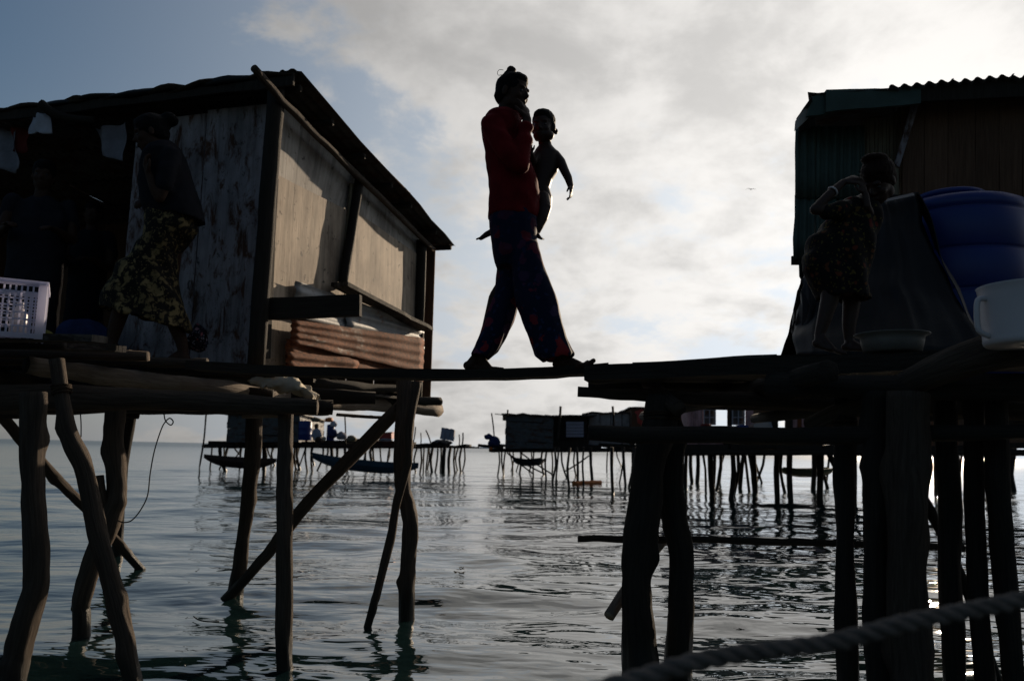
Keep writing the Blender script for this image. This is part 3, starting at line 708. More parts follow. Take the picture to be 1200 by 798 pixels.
bentboard('plank', fb, M['wood_log'], plankpts(-3, .17), .14, .035)

# ============================================================ RIGHT PLATFORM
rp = thing('stilt_platform', 'dark plank platform on thick trunks where the child, basin and jug stand', 'platform', P(950, 700, 4.0) * 1)
rp.location.z = 0
RZT = 1.415
def rboard(a, b_, wid, th, mat='wood_dark', name='deck_board', **kw): return board(name, rp, M[mat], P(*a), P(*b_), wid, th, n=10, **kw)
# front edge: three heavy boards, one over the other
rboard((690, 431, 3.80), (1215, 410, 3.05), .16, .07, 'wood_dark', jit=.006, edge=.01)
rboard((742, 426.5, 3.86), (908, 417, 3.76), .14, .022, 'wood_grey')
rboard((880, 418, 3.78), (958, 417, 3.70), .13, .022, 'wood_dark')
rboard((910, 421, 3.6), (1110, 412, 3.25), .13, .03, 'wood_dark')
Y = 3.98
k = 0
while Y < 7.2:
    x0 = P(700 + 6 * (k % 3) + (Y - 3.98) * 26, 430, Y).x
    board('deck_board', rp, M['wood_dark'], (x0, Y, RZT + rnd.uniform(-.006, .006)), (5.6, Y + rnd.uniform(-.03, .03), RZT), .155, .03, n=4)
    Y += .17; k += 1
for k in range(5):
    Yb = 3.3 - k * .16
    board('deck_board', rp, M['wood_dark'], (P(1010 + k * 60, 410, Yb).x, Yb + .15, RZT), (5.4, Yb - .1, RZT), .155, .035, n=4)
for (pts, r, mt) in [
    ([P(677, 459, 3.86), P(760, 463, 3.84), P(900, 470, 3.8), P(1250, 480, 3.6)], [.026, .03, .04, .05], 'wood_log'),
    ([P(795, 477, 3.5), P(778, 464, 3.75), P(760, 450, 4.1)], [.034, .036, .036], 'wood_log'),
    ([P(690, 449, 4.6), P(900, 448, 4.4), P(1250, 452, 4.0)], [.045, .05, .05], 'wood_dark'),
    ([P(780, 458, 5.4), P(1000, 458, 5.2), P(1300, 462, 4.8)], [.05, .05, .05], 'wood_dark'),
    ([P(900, 452, 3.4), P(1000, 453, 3.2), P(1250, 455, 2.9)], [.05, .05, .05], 'wood_dark'),
    ([P(1225, 398, 2.75), P(1150, 416, 2.85), P(1095, 436, 3.0), P(1045, 459, 3.2), P(1000, 478, 3.35), P(948, 500, 3.5)], [.075, .068, .058, .050, .044, .04], 'wood_log'),
    ([P(690, 508, 3.42), P(800, 509, 3.35), P(960, 510, 3.2), P(1230, 506, 2.9)], [.034, .036, .035, .030], 'wood_dark'),
    ([P(677, 631, 3.95), P(740, 632, 3.93), P(900, 634, 3.85), P(1130, 643, 3.7)], [.016, .017, .016, .016], 'wood_log')]:
    log('beam' if r[0] > .02 else 'rail', rp, M[mt], pts, r, n=18, seg=10, bump=.10, wob=.01, knots=2)
for x in (1.2, 2.2, 3.2, 4.4):
    log('joist', rp, M['wood_dark'], [(x, 3.0, RZT - .10), (x, 5, RZT - .10), (x, 7.2, RZT - .10)], .045, n=8, seg=8)
rs = lambda pts, r, **kw: stilt(pts, r, parent=rp, **kw)
rs([(777, 466, 3.68), (767, 520, 3.66), (757, 590, 3.64), (748, 644, 3.62), (746, 702, 3.62), (750, 785, 3.62)], [.078, .080, .074, .070, .067, .068], knots=2, mat='wood_dark')
rs([(781, 470, 3.86), (785, 520, 3.8), (788, 590, 3.75), (796, 640, 3.72), (797, 690, 3.7), (795, 778, 3.7)], [.060, .062, .060, .056, .056, .058], knots=3, mat='wood_dark')
rs([(989, 465, 3.4), (990, 560, 3.35), (991, 680, 3.3), (994, 812, 3.3)], [.042, .040, .041, .042], mat='wood_dark')
rs([(1026, 460, 3.15), (1026, 560, 3.12), (1027, 680, 3.1), (1030, 840, 3.1)], [.048, .048, .046, .048], mat='wood_dark')
rs([(1066, 460, 3.0), (1064, 560, 3.0), (1063, 680, 3.0), (1068, 770, 3.0), (1070, 850, 3.0)], [.074, .074, .070, .072, .080], knots=3, mat='wood_log')
rs([(1107, 460, 3.35), (1110, 560, 3.3), (1113, 680, 3.3), (1120, 820, 3.3)], [.044, .044, .043, .045], mat='wood_dark')
rs([(1140, 460, 3.2), (1142, 560, 3.2), (1146, 680, 3.2), (1155, 830, 3.2)], [.037, .037, .036, .038], mat='wood_dark')
rs([(1165, 460, 3.1), (1170, 560, 3.1), (1176, 650, 3.1), (1190, 830, 3.1)], [.040, .042, .039, .038], mat='wood_dark', knots=2)
#rs([(1195, 470, 3.6), (1192, 560, 3.6), (1185, 600, 3.6), (1215, 760, 3.6)], [.035, .035, .035, .035], mat='wood_dark')
rs([(1075, 575, 3.5), (1095, 610, 3.5), (1128, 680, 3.55), (1160, 770, 3.6)], [.024, .024, .022, .02], mat='wood_dark', name='brace')
#rs([(1000, 470, 4.9), (1003, 560, 4.9), (1008, 640, 4.9), (1010, 718, 4.9)], [.04, .04, .04, .04], mat='wood_dark')
#rs([(1090, 470, 5.4), (1088, 560, 5.4), (1090, 620, 5.4), (1092, 710, 5.4)], [.04, .05, .04, .04], mat='wood_dark', knots=2)
log('broken_stick', rp, M['wood_pale'], [P(780, 632, 4.1), P(752, 664, 3.92), P(733, 692, 3.82), P(714, 722, 3.72)], [.020, .024, .027, .026], n=12, seg=9, capmi=1).data.materials.append(M['cut'])

# ============================================================ RIGHT HOUSE
rh = thing('stilt_house', 'dark shack with green ribbed metal and brown board walls behind the blue tank', 'house', P(1080, 400, 5.4))
rh.location.z = RZT
G = Frame((P(930, 300, 5.3).x, P(930, 300, 5.3).y), 93, True)     # faces the camera
if G.n.y > 0: G.n = -G.n
def gp(name, mat, quad, n=0.0, **kw):
    c = [G.at(x, y, n) for x, y in quad]
    return slab(name, rh, M[mat], *c, kw.pop('th', .012), **kw)
for (x0, x1) in [(930, 957), (955, 984), (982, 1012)]:
    gp('metal_sheet', 'green_tin', [(x0 + 1, 232), (x1 + 1, 232), (x1 + 1, 148), (x0 + 2, 148)], n=.0 + .006 * (x0 % 2), th=.0015, nu=36, nv=3, disp=corr(.010, .056), edge=.004, jit=.003)
    gp('metal_sheet', 'green_tin', [(x0 + 0, 305), (x1, 304), (x1 + 1, 229), (x0 + 1, 229)], n=-.012, th=.0015, nu=36, nv=3, disp=corr(.010, .056), edge=.01, jit=.003)
gp('wall_board', 'wood_dark', [(928, 310), (1200, 310), (1200, 300), (928, 300)], n=-.04, th=.02)
x = 1011.0
while x < 1056:
    w_ = rnd.uniform(3.6, 5.2)
    gp('wall_slat', 'wood_slat', [(x, 300), (x + w_ - .9, 300), (x + w_ - .7, 122), (x + .2, 122)], n=-.02 + rnd.uniform(-.006, .006), th=.01, nu=1, nv=4, edge=.003)
    x += w_
x = 1058.0
while x < 1330:
    w_ = rnd.uniform(22, 32)
    gp('wall_board', 'wood_brown', [(x, 412), (x + w_ - .8, 412), (x + w_ - .8, 112), (x, 112)], n=.06 + rnd.uniform(0, .008), th=.014, nu=2, nv=6, edge=.003)
    x += w_
gp('brace_board', 'paint_shade', [(1049, 192), (1054, 196), (1079, 116), (1071, 112)], n=.10, th=.02, nu=1, nv=5)
gp('corner_post', 'wood_slat', [(1047, 300), (1053, 300), (1053, 190), (1048, 190)], n=.08, th=.04, nu=1, nv=3)
# side and rear walls
cL = G.pt(G.on(930, 300)[0], 0); cR = G.pt(G.on(1330, 300)[0], 0)
for k in range(7):
    UD = Vector((math.sin(rad(25)), math.cos(rad(25)), 0)); a = cL + Vector((.05, .02, 0)) + UD * (.36 * k); b_ = a + UD * .352
    slab('metal_sheet', rh, M['green_tin'], b_ + Vector((0, 0, 2.2)), a + Vector((0, 0, 2.2)), a + Vector((0, 0, 3.02)), b_ + Vector((0, 0, 3.02)), .0015, nu=24, nv=2, disp=corr(.009, .056))
for k in range(8):
    a = cL.lerp(cR, k / 8) + UD * 2.5; b_ = cL.lerp(cR, (k + .985) / 8) + UD * 2.5
    slab('wall_board', rh, M['wood_brown'], a + Vector((0, 0, RZT)), b_ + Vector((0, 0, RZT)), b_ + Vector((0, 0, 3.0)), a + Vector((0, 0, 3.0)), .012, nu=1, nv=2)
for (x, y, r) in [(cL.x + .10, cL.y + .05, .03), (cL.x + .03 + 2.4 * UD.x, cL.y + 2.2, .035), (cR.x, cR.y + .1, .04)]:
    log('corner_post', rh, M['wood_dark'], [(x, y, RZT - .1), (x, y, 2.2), (x, y, 2.98)], r, n=6, seg=8)
# roof
rr = thing('roof', None, None); rr.parent = rh; rr.location = (0, 0, 0)
zf = P(975, 104, 5.0).z
def EZ(px): return P(px, 0, 5).x
for k in range(9):
    a = P(1040, 100, 4.95).x + k * .40 - (.40 if k == 0 else 0) * 0
    z0 = P(1050, 103, 4.95).z + .004 * (k % 2) + .10 * (a - P(1040, 100, 4.95).x)
    q = [(a, 4.93, z0), (a + .43, 4.93, z0 + .008 + .043), (a + 1.43, 7.5, z0 - .16 + .043), (a + 1.0, 7.5, z0 - .17)]
    slab('roof_sheet', rr, M['tin_dark'], *q, .0015, nu=30, nv=3, disp=corr(.013, .082), jit=.003)
q = [P(933, 140, 5.15), P(950, 113, 4.95), Vector((P(950, 113, 4.95).x + 1.15, 7.5, 2.95)), Vector((P(933, 140, 5.15).x + 1.15, 7.5, 2.85))]
slab('roof_sheet', rr, M['tin_dark'], *q, .004, nu=4, nv=4, jit=.01, edge=.02)
q = [P(946, 110, 4.98), P(1046, 104, 4.96), Vector((P(1046, 104, 4.96).x + 1.15, 7.5, 3.02)), Vector((P(946, 110, 4.98).x + 1.15, 7.5, 2.98))]
slab('roof_sheet', rr, M['tin_dark'], *q, .004, nu=8, nv=4, jit=.008, edge=.01)
def rbeam(name, quad, Y, mat, th=.03, **kw):
    c = [P(x, y, Y) for x, y in quad]; return slab(name, rh, M[mat], *c, th, **kw)
rbeam('eave_board', [(968, 131), (1080, 121), (1080, 103), (969, 105)], 4.97, 'green_tin', nu=8, edge=.004, jit=.004)
rbeam('eave_board', [(946, 136), (972, 133), (974, 106), (953, 113)], 5.0, 'green_tin', nu=3, edge=.004)
rbeam('eave_board', [(1078, 119), (1330, 106), (1330, 82), (1078, 100)], 4.98, 'wood_dark', nu=8, edge=.004)
rbeam('fascia_board', [(932, 153), (948, 138), (948, 121), (933, 141)], 5.05, 'paint_white', th=.02, nu=3)

# deck under the right house is the same platform; children of it are above
# ============================================================ bodies grown as one skin
def basis(f, up=(0, 0, 1)):
    x = Vector(f).normalized(); z = Vector(up); z = (z - x * z.dot(x)).normalized(); y = z.cross(x)
    return Matrix((x, y, z)).transposed()
class Blob:
    """closed shapes gathered and fused into one continuous surface"""
    def __init__(s): s.bm = bmesh.new()
    def ell(s, c, r, R=None, sub=3):
        res = bmesh.ops.create_icosphere(s.bm, subdivisions=sub, radius=1.0)
        m = Matrix.Translation(Vector(c)) @ ((R or Matrix.Identity(3)).to_4x4()) @ Matrix.Diagonal((*r, 1)) if not isinstance(r, (int, float)) else Matrix.Translation(Vector(c)) @ Matrix.Diagonal((r, r, r, 1))
        bmesh.ops.transform(s.bm, matrix=m, verts=res['verts'])
    def cone(s, a, b, r0, r1, seg=16):
        a, b = Vector(a), Vector(b); d = (b - a)
        if d.length < 1e-5: return
        z = d.normalized(); x = z.orthogonal().normalized(); y = z.cross(x)
        r_ = []
        for p, r in ((a, r0), (b, r1)):
            r_.append([s.bm.verts.new(p + (x * math.cos(t) + y * math.sin(t)) * r) for t in [2 * math.pi * k / seg for k in range(seg)]])
        for k in range(seg): s.bm.faces.new([r_[0][k], r_[0][(k + 1) % seg], r_[1][(k + 1) % seg], r_[1][k]])
        s.bm.faces.new(r_[0][::-1]); s.bm.faces.new(r_[1])
        s.ell(a, r0, sub=2); s.ell(b, r1, sub=2)
    def chain(s, pts):
        for (a, ra), (b, rb) in zip(pts[:-1], pts[1:]): s.cone(a, b, ra, rb)
    def loft(s, rings, seg=28):
        """rings: lists of Vectors, all of seg points; closed at both ends"""
        V = [[s.bm.verts.new(p) for p in r] for r in rings]
        for a, b in zip(V[:-1], V[1:]):
            for k in range(len(a)): s.bm.faces.new([a[k], a[(k + 1) % len(a)], b[(k + 1) % len(a)], b[k]])
        s.bm.faces.new(V[0][::-1]); s.bm.faces.new(V[-1])
    def build(s, name, mat, parent, voxel, smooth=3, noise_amp=0.0, noise_f=10.0, fold=None):
        bmesh.ops.recalc_face_normals(s.bm, faces=s.bm.faces)
        me = bpy.data.meshes.new(name); s.bm.to_mesh(me); s.bm.free()
        o = bpy.data.objects.new('tmp', me); COL.objects.link(o)
        md = o.modifiers.new('r', 'REMESH'); md.mode = 'VOXEL'; md.voxel_size = voxel; md.use_smooth_shade = True
        sm = o.modifiers.new('s', 'SMOOTH'); sm.factor = .5; sm.iterations = smooth
        QUEUE.append((o, me, name, mat, parent, noise_amp, noise_f, fold))
QUEUE = []
def finish_blobs():
    """evaluate every fused surface at once, then shape the cloth folds"""
    dg = bpy.context.evaluated_depsgraph_get()
    done = [bpy.data.meshes.new_from_object(q[0].evaluated_get(dg)) for q in QUEUE]
    for out_, (o, me, name, mat, parent, na, nf, fold) in zip(done, QUEUE):
        out_.name = name; bpy.data.objects.remove(o); bpy.data.meshes.remove(me)
        if na or fold:
            new = []
            for v in out_.vertices:
                p = v.co; d = 0
                if na: d += na * (noise.noise(p * nf) + .5 * noise.noise(p * nf * 2.3))
                if fold: d += fold(p)
                new.append(p + v.normal * d)
            out_.vertices.foreach_set('co', [c for p in new for c in p]); out_.update()
        link_mesh(name, out_, mat, parent, smooth=True)

def ring_lr(left, right, depth, seg=28, sq=2.4):
    """ring through a left and a right point, half depth along the view's forward"""
    c = (left + right) / 2; a = (right - left) / 2; f = Vector((0, 1, 0)) * depth
    out_ = []
    for k in range(seg):
        t = 2 * math.pi * k / seg; ct, st = math.cos(t), math.sin(t)
        out_.append(c + a * math.copysign(abs(ct) ** (2 / sq), ct) + f * math.copysign(abs(st) ** (2 / sq), st))
    return out_

def head(body, hair, root, c, H, f, up=(0, 0, 1), mat_hair=None, hair_k=1.0, hairline=.0, eyes=True):
    """c: point under the chin line at the centre of the skull; H: chin to crown"""
    R = basis(f, up); T = lambda x, y, z: Vector(c) + R @ Vector((x, y, z)) * H
    E = lambda b, p, r: b.ell(T(*p), tuple(k * H for k in r), R)
    E(body, (-.06, 0, .62), (.40, .315, .37)); E(body, (.10, 0, .42), (.26, .26, .38)); E(body, (.20, 0, .12), (.12, .13, .11))
    E(body, (.13, 0, .22), (.20, .22, .20))
    for s_ in (-1, 1):
        E(body, (.22, s_ * .15, .36), (.11, .10, .10)); E(body, (.31, s_ * .10, .575), (.06, .11, .04)); E(body, (-.04, s_ * .325, .44), (.075, .035, .125))
        E(body, (.0, s_ * .20, .22), (.14, .08, .14))
    body.cone(T(.33, 0, .52), T(.41, 0, .37), .030 * H, .048 * H); E(body, (.36, 0, .35), (.05, .075, .04))
    E(body, (.32, 0, .235), (.065, .105, .028)); E(body, (.315, 0, .195), (.06, .09, .030))
    if eyes:
        for s_ in (-1, 1):
            e = Blob(); e.ell(T(.285, s_ * .125, .475), .050 * H, sub=2)
            me = bpy.data.meshes.new('eye'); e.bm.to_mesh(me); e.bm.free(); link_mesh('eye', me, M['eye'], root, smooth=True)
    if hair is not None:
        k = hair_k
        E(hair, (-.085, 0, .655), (.405 * k, .340 * k, .375 * k)); E(hair, (-.20, 0, .47), (.27 * k, .305 * k, .30 * k)); E(hair, (.05, 0, .80 + hairline), (.295, .27, .195))
    return T

def hand(body, wrist, d, nrm, L_, curl=.5, spread=.22, r=None, thumb_side=1, thumb_out=.8, curls=None):
    """palm and five fingers. d: towards the fingers, nrm: out of the back of the hand, L_: hand length"""
    d = Vector(d).normalized(); nrm = Vector(nrm); nrm = (nrm - d * nrm.dot(d)).normalized(); s_ = d.cross(nrm) * thumb_side
    R = Matrix((d, s_, nrm)).transposed()
    w = Vector(wrist); pl = .50 * L_
    body.ell(w + d * pl * .55, (pl * .62, L_ * .22, L_ * .085), R); body.cone(w, w + d * pl * .3, L_ * .12, L_ * .13)
    body.ell(w + d * pl * .85, (pl * .25, L_ * .215, L_ * .075), R)
    fr = L_ * .058
    for i, (off, ln) in enumerate([(.165, .42), (.057, .48), (-.055, .44), (-.16, .34)]):
        base = w + d * pl * .93 + s_ * off * L_; cu = curls[i] if curls else curl * (1 + .12 * i)
        ang = 0; p = base; dd = (d + s_ * off * spread * 3).normalized(); q = [(p, fr * 1.12)]
        for seg_, kk in ((.44, .55), (.31, 1.0), (.25, .75)):
            ang += cu * kk
            v = dd * math.cos(ang) - nrm * math.sin(ang)
            p = p + v * ln * L_ * seg_; q.append((p, fr * (1.0 - .09 * len(q))))
        body.chain(q)
    tb = w + d * pl * .28 + s_ * L_ * .13
    t1 = tb + (d * .62 + s_ * thumb_out - nrm * .25).normalized() * L_ * .20; t2 = t1 + (d * .9 + s_ * thumb_out * .35 - nrm * .35).normalized() * L_ * .15
    t3 = t2 + (d + s_ * .1 * thumb_out - nrm * .45).normalized() * L_ * .11
    body.chain([(tb, L_ * .085), (t1, L_ * .068), (t2, L_ * .060), (t3, L_ * .052)])

def foot(body, ankle, heel, toe, up, L_, lift=0.0, side=1):
    """ankle, heel and toe points on the sole; the sole is L_ long"""
    heel, toe, ankle, up = Vector(heel), Vector(toe), Vector(ankle), Vector(up).normalized()
    d = (toe - heel).normalized(); s_ = d.cross(up).normalized()
    u = up
    body.ell(heel + d * L_ * .10 + u * L_ * .11, (L_ * .13, L_ * .115, L_ * .115), Matrix((d, s_, u)).transposed())
    body.cone(ankle, heel + d * L_ * .16 + u * L_ * .14, L_ * .125, L_ * .13)
    body.cone(ankle + d * L_ * .02 - u * L_ * .02, heel + d * L_ * .62 + u * L_ * .085, L_ * .125, L_ * .082)
    body.cone(heel + d * L_ * .12 + u * L_ * .09, heel + d * L_ * .68 + u * L_ * .065, L_ * .095, L_ * .07)
    body.ell(heel + d * L_ * .68 + u * L_ * .065, (L_ * .11, L_ * .18, L_ * .065), Matrix((d, s_, u)).transposed())
    for i in range(5):
        off = (.135 - i * .068) * side; ln = (.23, .215, .195, .17, .15)[i]; r = (.062, .047, .044, .042, .040)[i]
        p0 = heel + d * L_ * (.74 - .02 * i) + s_ * off * L_ + u * L_ * .05
        p1 = p0 + (d + u * lift) * ln * L_ * .6; p2 = p1 + (d + u * lift * 1.8).normalized() * ln * L_ * .4
        body.chain([(p0, r * L_ * 1.1), (p1, r * L_), (p2, r * L_ * .95)])

def strand(parent, mat, pts, r=.0012, name='hair_strand'):
    return log(name, parent, mat, pts, r, n=14, seg=5, bump=0)

# ------------------------------------------------------------ the woman on the footbridge
WY = 3.92; S = WY / FPX
W = lambda x, y, d=0.0: P(x, y, WY + d)
M['trousers'] = floral('batik_trousers', (.006, .010, .032), (.26, .014, .012), (.015, .028, .080), 13, grad=(.12, .95), thr=(.40, .46))
wom = thing('person', 'barefoot woman in red shirt and flared batik trousers with hair bun, hand to her mouth', 'person', W(606, 434))
body = Blob(); hair = Blob()
TW = head(body, hair, wom, W(598.5, 132.5, -.005), .215, (.84, -.50, -.10), (.06, 0, 1), hair_k=1.0)
body.chain([(W(595, 124), .046), (W(592, 140), .050), (W(590, 150), .062)])
for (x, y, r) in [(590, 160, .095), (594, 190, .092), (600, 220, .088), (602, 250, .085), (602, 272, .08)]: body.ell(W(x, y), (r, .10, .08))
# near arm bent up to the mouth, far arm round the baby
body.chain([(W(582, 154, -.135), .036), (W(596, 178, -.185), .034), (W(609, 194, -.20), .034), (W(615, 164, -.17), .031), (W(617.5, 140, -.135), .023)])
hand(body, W(617.5, 141, -.135), (W(612.5, 110, -.085) - W(617.5, 141, -.135)), (.75, -.62, .1), .148, curl=.30, thumb_side=-1, curls=[.22, .28, .32, .40])
body.chain([(W(584, 152, .15), .042), (W(606, 182, .24), .037), (W(622, 205, .30), .032), (W(636, 203, .27), .028), (W(646, 200, .20), .022)])
hand(body, W(646, 200, .195), (.20, -.85, .0), (.9, .35, .1), .125, curl=.40, thumb_side=-1)
# legs, ankles and bare feet
body.chain([(W(598, 282, .07), .06), (W(594, 335, .07), .055), (W(585, 350, .07), .055), (W(570, 400, .07), .038), (W(560, 415, .07), .031)])
body.chain([(W(610, 282, -.05), .06), (W(627, 345, -.07), .055), (W(638, 360, -.07), .055), (W(655, 405, -.06), .038), (W(658, 418, -.055), .031)])
foot(body, W(559.5, 417, .07), W(544, 433.5, .07), W(578, 435.5, .05), (0, 0, 1), .205, lift=.0, side=1)
foot(body, W(658, 419, -.055), W(648.5, 432, -.055), W(690, 431, -.075), (0, 0, 1), .205, lift=.38, side=1)
body.chain([(W(676, 430, -.085), .013), (W(684, 428.5, -.085), .0125), (W(688.5, 424.5, -.085), .0115)])
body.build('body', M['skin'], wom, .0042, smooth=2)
hair.ell(TW(-.15, 0, 1.095), (.025, .024, .023)); hair.ell(TW(-.18, 0, 1.0), (.030, .030, .022)); hair.ell(TW(-.10, .05, 1.12), (.014, .014, .011))
hair.ell(TW(-.24, .26, .36), (.022, .018, .035)); hair.ell(TW(-.24, -.26, .36), (.022, .018, .035))
hair.build('hair', M['hair'], wom, .0055, smooth=2, noise_amp=.0035, noise_f=38)
strand(wom, M['hair'], [W(590, 82.5), W(585.5, 82), W(583, 85), W(584, 88.5), W(588, 88)], .0016)
strand(wom, M['hair'], [W(585, 96), W(582, 104), W(579, 112)], .0012); strand(wom, M['hair'], [W(586, 112), W(586.5, 122), W(584.5, 130)], .0013)

# shirt: trunk and sleeves in one
sh = Blob()
rings = [(132.5, 584, 600, .055), (136, 574, 603, .115), (142, 567.2, 608, .155), (153, 565, 612, .162), (173, 566.5, 616, .155), (193, 570, 622, .148), (212, 572.5, 630, .142), (228, 573, 633.5, .145), (244, 573, 631, .148), (255, 572, 629.5, .155), (257, 574, 627, .148), (250, 580, 622, .125)]
sh.loft([ring_lr(W(l, y), W(r, y + (3 if y > 225 else 0)), d) for (y, l, r, d) in rings])
sh.chain([(W(578, 146, -.115), .062), (W(586, 164, -.165), .058), (W(598, 182, -.190), .052), (W(609, 193, -.20), .049), (W(612, 178, -.185), .046), (W(614.5, 160, -.16), .041), (W(615.2, 152, -.148), .040)])
sh.chain([(W(580, 146, .115), .060), (W(600, 178, .22), .052), (W(622, 206, .30), .046), (W(637, 201, .29), .040)])
sh.ell(W(601, 139, -.01), (.055, .062, .022), basis((.9, 0, .35)))
def shirtfold(p):
    return .0075 * math.sin(p.z * 48 + 4 * noise.noise(p * 6) + p.x * 26) * max(0, noise.noise(p * 4 + Vector((3, 0, 0))) + .4)
sh.build('shirt', M['shirt_red'], wom, .006, smooth=3, noise_amp=.004, noise_f=11, fold=shirtfold)
# trousers
tr = Blob()
tr.loft([ring_lr(W(l, y), W(r, y), d) for (y, l, r, d) in [(246, 577, 627, .13), (252, 573.5, 629, .148), (266, 573, 630, .152), (282, 575, 629, .15), (300, 578.5, 633, .14), (314, 582, 636, .10)]])
def leg(rows, dd): tr.loft([ring_lr(W(a[0], a[1], dd), W(b_[0], b_[1], dd), w_) for (a, b_, w_) in rows])
leg([((576, 285), (612, 285), .08), ((582.5, 312), (613, 314), .085), ((581, 332), (611, 337), .09), ((578.5, 346), (608, 356), .092), ((571.5, 366), (603, 375), .095), ((563, 391), (593, 396), .10), ((556, 409), (583, 412), .105), ((552, 417), (573, 420.5), .108), ((555, 416), (570, 419), .09), ((560, 409), (572, 411), .05)], .07)
leg([((598, 285), (630, 285), .08), ((599, 310), (638, 312), .088), ((601, 332), (646, 332), .093), ((604.5, 358), (653.5, 353), .098), ((613, 378), (659, 380), .104), ((621, 399), (666, 401), .110), ((627, 416), (672.6, 415.5), .116), ((635, 423), (670.5, 418.5), .114), ((640, 421), (666, 417), .09), ((645, 412), (662, 410), .05)], -.07)
def troufold(p):
    return .0045 * math.sin(p.x * 60 + p.y * 80 + 3 * noise.noise(p * 3)) * max(0.0, min(1.0, (1.85 - p.z) / .5))
tr.build('trousers', M['trousers'], wom, .0062, smooth=2, noise_amp=.004, noise_f=10, fold=troufold)

# ------------------------------------------------------------ the baby
by = thing('person', 'bare baby riding on the hip of the woman on the footbridge, one arm hanging', 'person', W(634, 262, .1))
bb = Blob(); bh = Blob()
for s_ in (0, 1): bb.ell(W(651.5, 154.5, .11), (.011, .012, .017))
TB = head(bb, bh, by, W(637, 168.5, .10), .182, (-.30, -.92, -.12), (.0, 0, 1), hair_k=1.0)
bb.ell(W(637, 152, .10), (.055, .05, .055)); bb.ell(W(634, 159, .07), (.042, .04, .030)); bb.ell(W(640, 159, .07), (.042, .04, .030))
bb.chain([(W(637.5, 160, .10), .031), (W(639, 172, .11), .036)])
bb.loft([ring_lr(W(l, y, .11), W(r, y, .11), d) for (y, l, r, d) in [(170, 632, 646, .03), (175, 628, 650, .045), (180, 625, 655, .055), (190, 624, 655, .058), (202, 623, 653.5, .06), (212, 622, 647, .065), (222, 619, 644, .068), (232, 617, 647, .07), (244, 619, 646.5, .06), (252, 622, 642, .03)]])
bb.chain([(W(650, 181, .10), .026), (W(657, 190, .08), .0265), (W(661.5, 200, .06), .0235), (W(666, 209, .04), .021), (W(668.5, 218, .02), .016)])
hand(bb, W(668.8, 218, .02), (.04, -.2, -1), (.9, -.3, 0), .092, curl=.45, thumb_side=1, curls=[.15, .35, .6, .8])
bb.chain([(W(631, 181, .09), .026), (W(624, 190, .03), .021), (W(622, 180, -.04), .016)])
hand(bb, W(622, 180, -.04), (-.2, -.2, .9), (-.5, -.8, 0), .07, curl=.6)
bb.chain([(W(634, 234, .06), .050), (W(636.5, 243, .03), .043), (W(634.5, 255, .01), .034), (W(631, 265, .00), .026), (W(628.5, 272, .00), .020)])
foot(bb, W(627.5, 272, .0), W(625.5, 278, .0), W(635, 281, -.05), (0, 0, 1), .088)
bb.chain([(W(628, 240, .17), .046), (W(604, 262, .215), .034), (W(588, 267, .19), .024), (W(577, 271, .17), .018)])
foot(bb, W(577, 271, .17), W(576, 274.5, .17), W(560, 281, .16), (.35, -.2, 1), .088)
bb.chain([(W(577, 271.5, .17), .018), (W(570, 275, .165), .0155), (W(563.5, 279.5, .16), .011)])
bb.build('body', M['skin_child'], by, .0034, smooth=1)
bh.build('hair', M['hair'], by, .0045, smooth=2, noise_amp=.002, noise_f=60)

# ------------------------------------------------------------ the girl walking in front of the shack
GY = 4.55; g = lambda x, y, d=0.0: P(x, y, GY + d)
M['sarong'] = floral('patterned_sarong', (.012, .010, .008), (.27, .20, .09), (.15, .11, .05), 15, thr=(.26, .50), warp=2.6)
gi = thing('person', 'stooping woman in dark blouse and patterned sarong walking along the shack front', 'person', g(180, 425))
body = Blob(); hair = Blob()
TG = head(body, hair, gi, g(181, 178, 0), .225, (-.86, -.38, -.30), (-.10, 0, 1), hair_k=1.06)
body.chain([(g(183, 166), .045), (g(190, 178), .05), (g(194, 188), .06)])
for (x, y) in [(194, 200), (198, 230), (200, 260)]: body.ell(g(x, y), (.10, .12, .10))
body.chain([(g(198, 188, -.15), .04), (g(194, 215, -.19), .035), (g(187, 232, -.19), .030), (g(181, 222, -.20), .026), (g(175, 206, -.20), .021)])
hand(body, g(175, 206, -.2), (-.4, -.1, .9), (-.8, -.5, -.2), .15, curl=.6)
body.chain([(g(196, 188, .15), .04), (g(190, 216, .18), .035), (g(180, 235, .12), .026)])
hand(body, g(180, 235, .12), (-.5, -.6, -.2), (-.3, -.5, .6), .15, curl=.7)
body.chain([(g(190, 275, -.06), .08), (g(158, 330, -.06), .058), (g(146, 350, -.06), .052), (g(135, 385, -.06), .04), (g(132, 399, -.06), .030)])
body.chain([(g(198, 280, .06), .08), (g(196, 345, .06), .055), (g(203, 375, .06), .045), (g(212, 398, .05), .036), (g(215, 411, .05), .030)])
foot(body, g(132, 400, -.06), g(138, 411, -.06), g(112, 413, -.10), (0, 0, 1), .21, side=-1)
foot(body, g(215.5, 412, .05), g(222, 425, .05), g(188, 428, .01), (0, 0, 1), .21, side=-1)
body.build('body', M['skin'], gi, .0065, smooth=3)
hair.ell(TG(-.56, .05, .80), (.052, .05, .042)); hair.ell(TG(-.36, .0, .72), (.05, .06, .05))
hair.build('hair', M['hair'], gi, .007, smooth=2, noise_amp=.006, noise_f=30)
o = Blob(); o.ell(TG(-.40, -.12, .86), (.022, .03, .012)); o.build('hair_tie', M['cloth_red'], gi, .005, smooth=1)
bl = Blob()
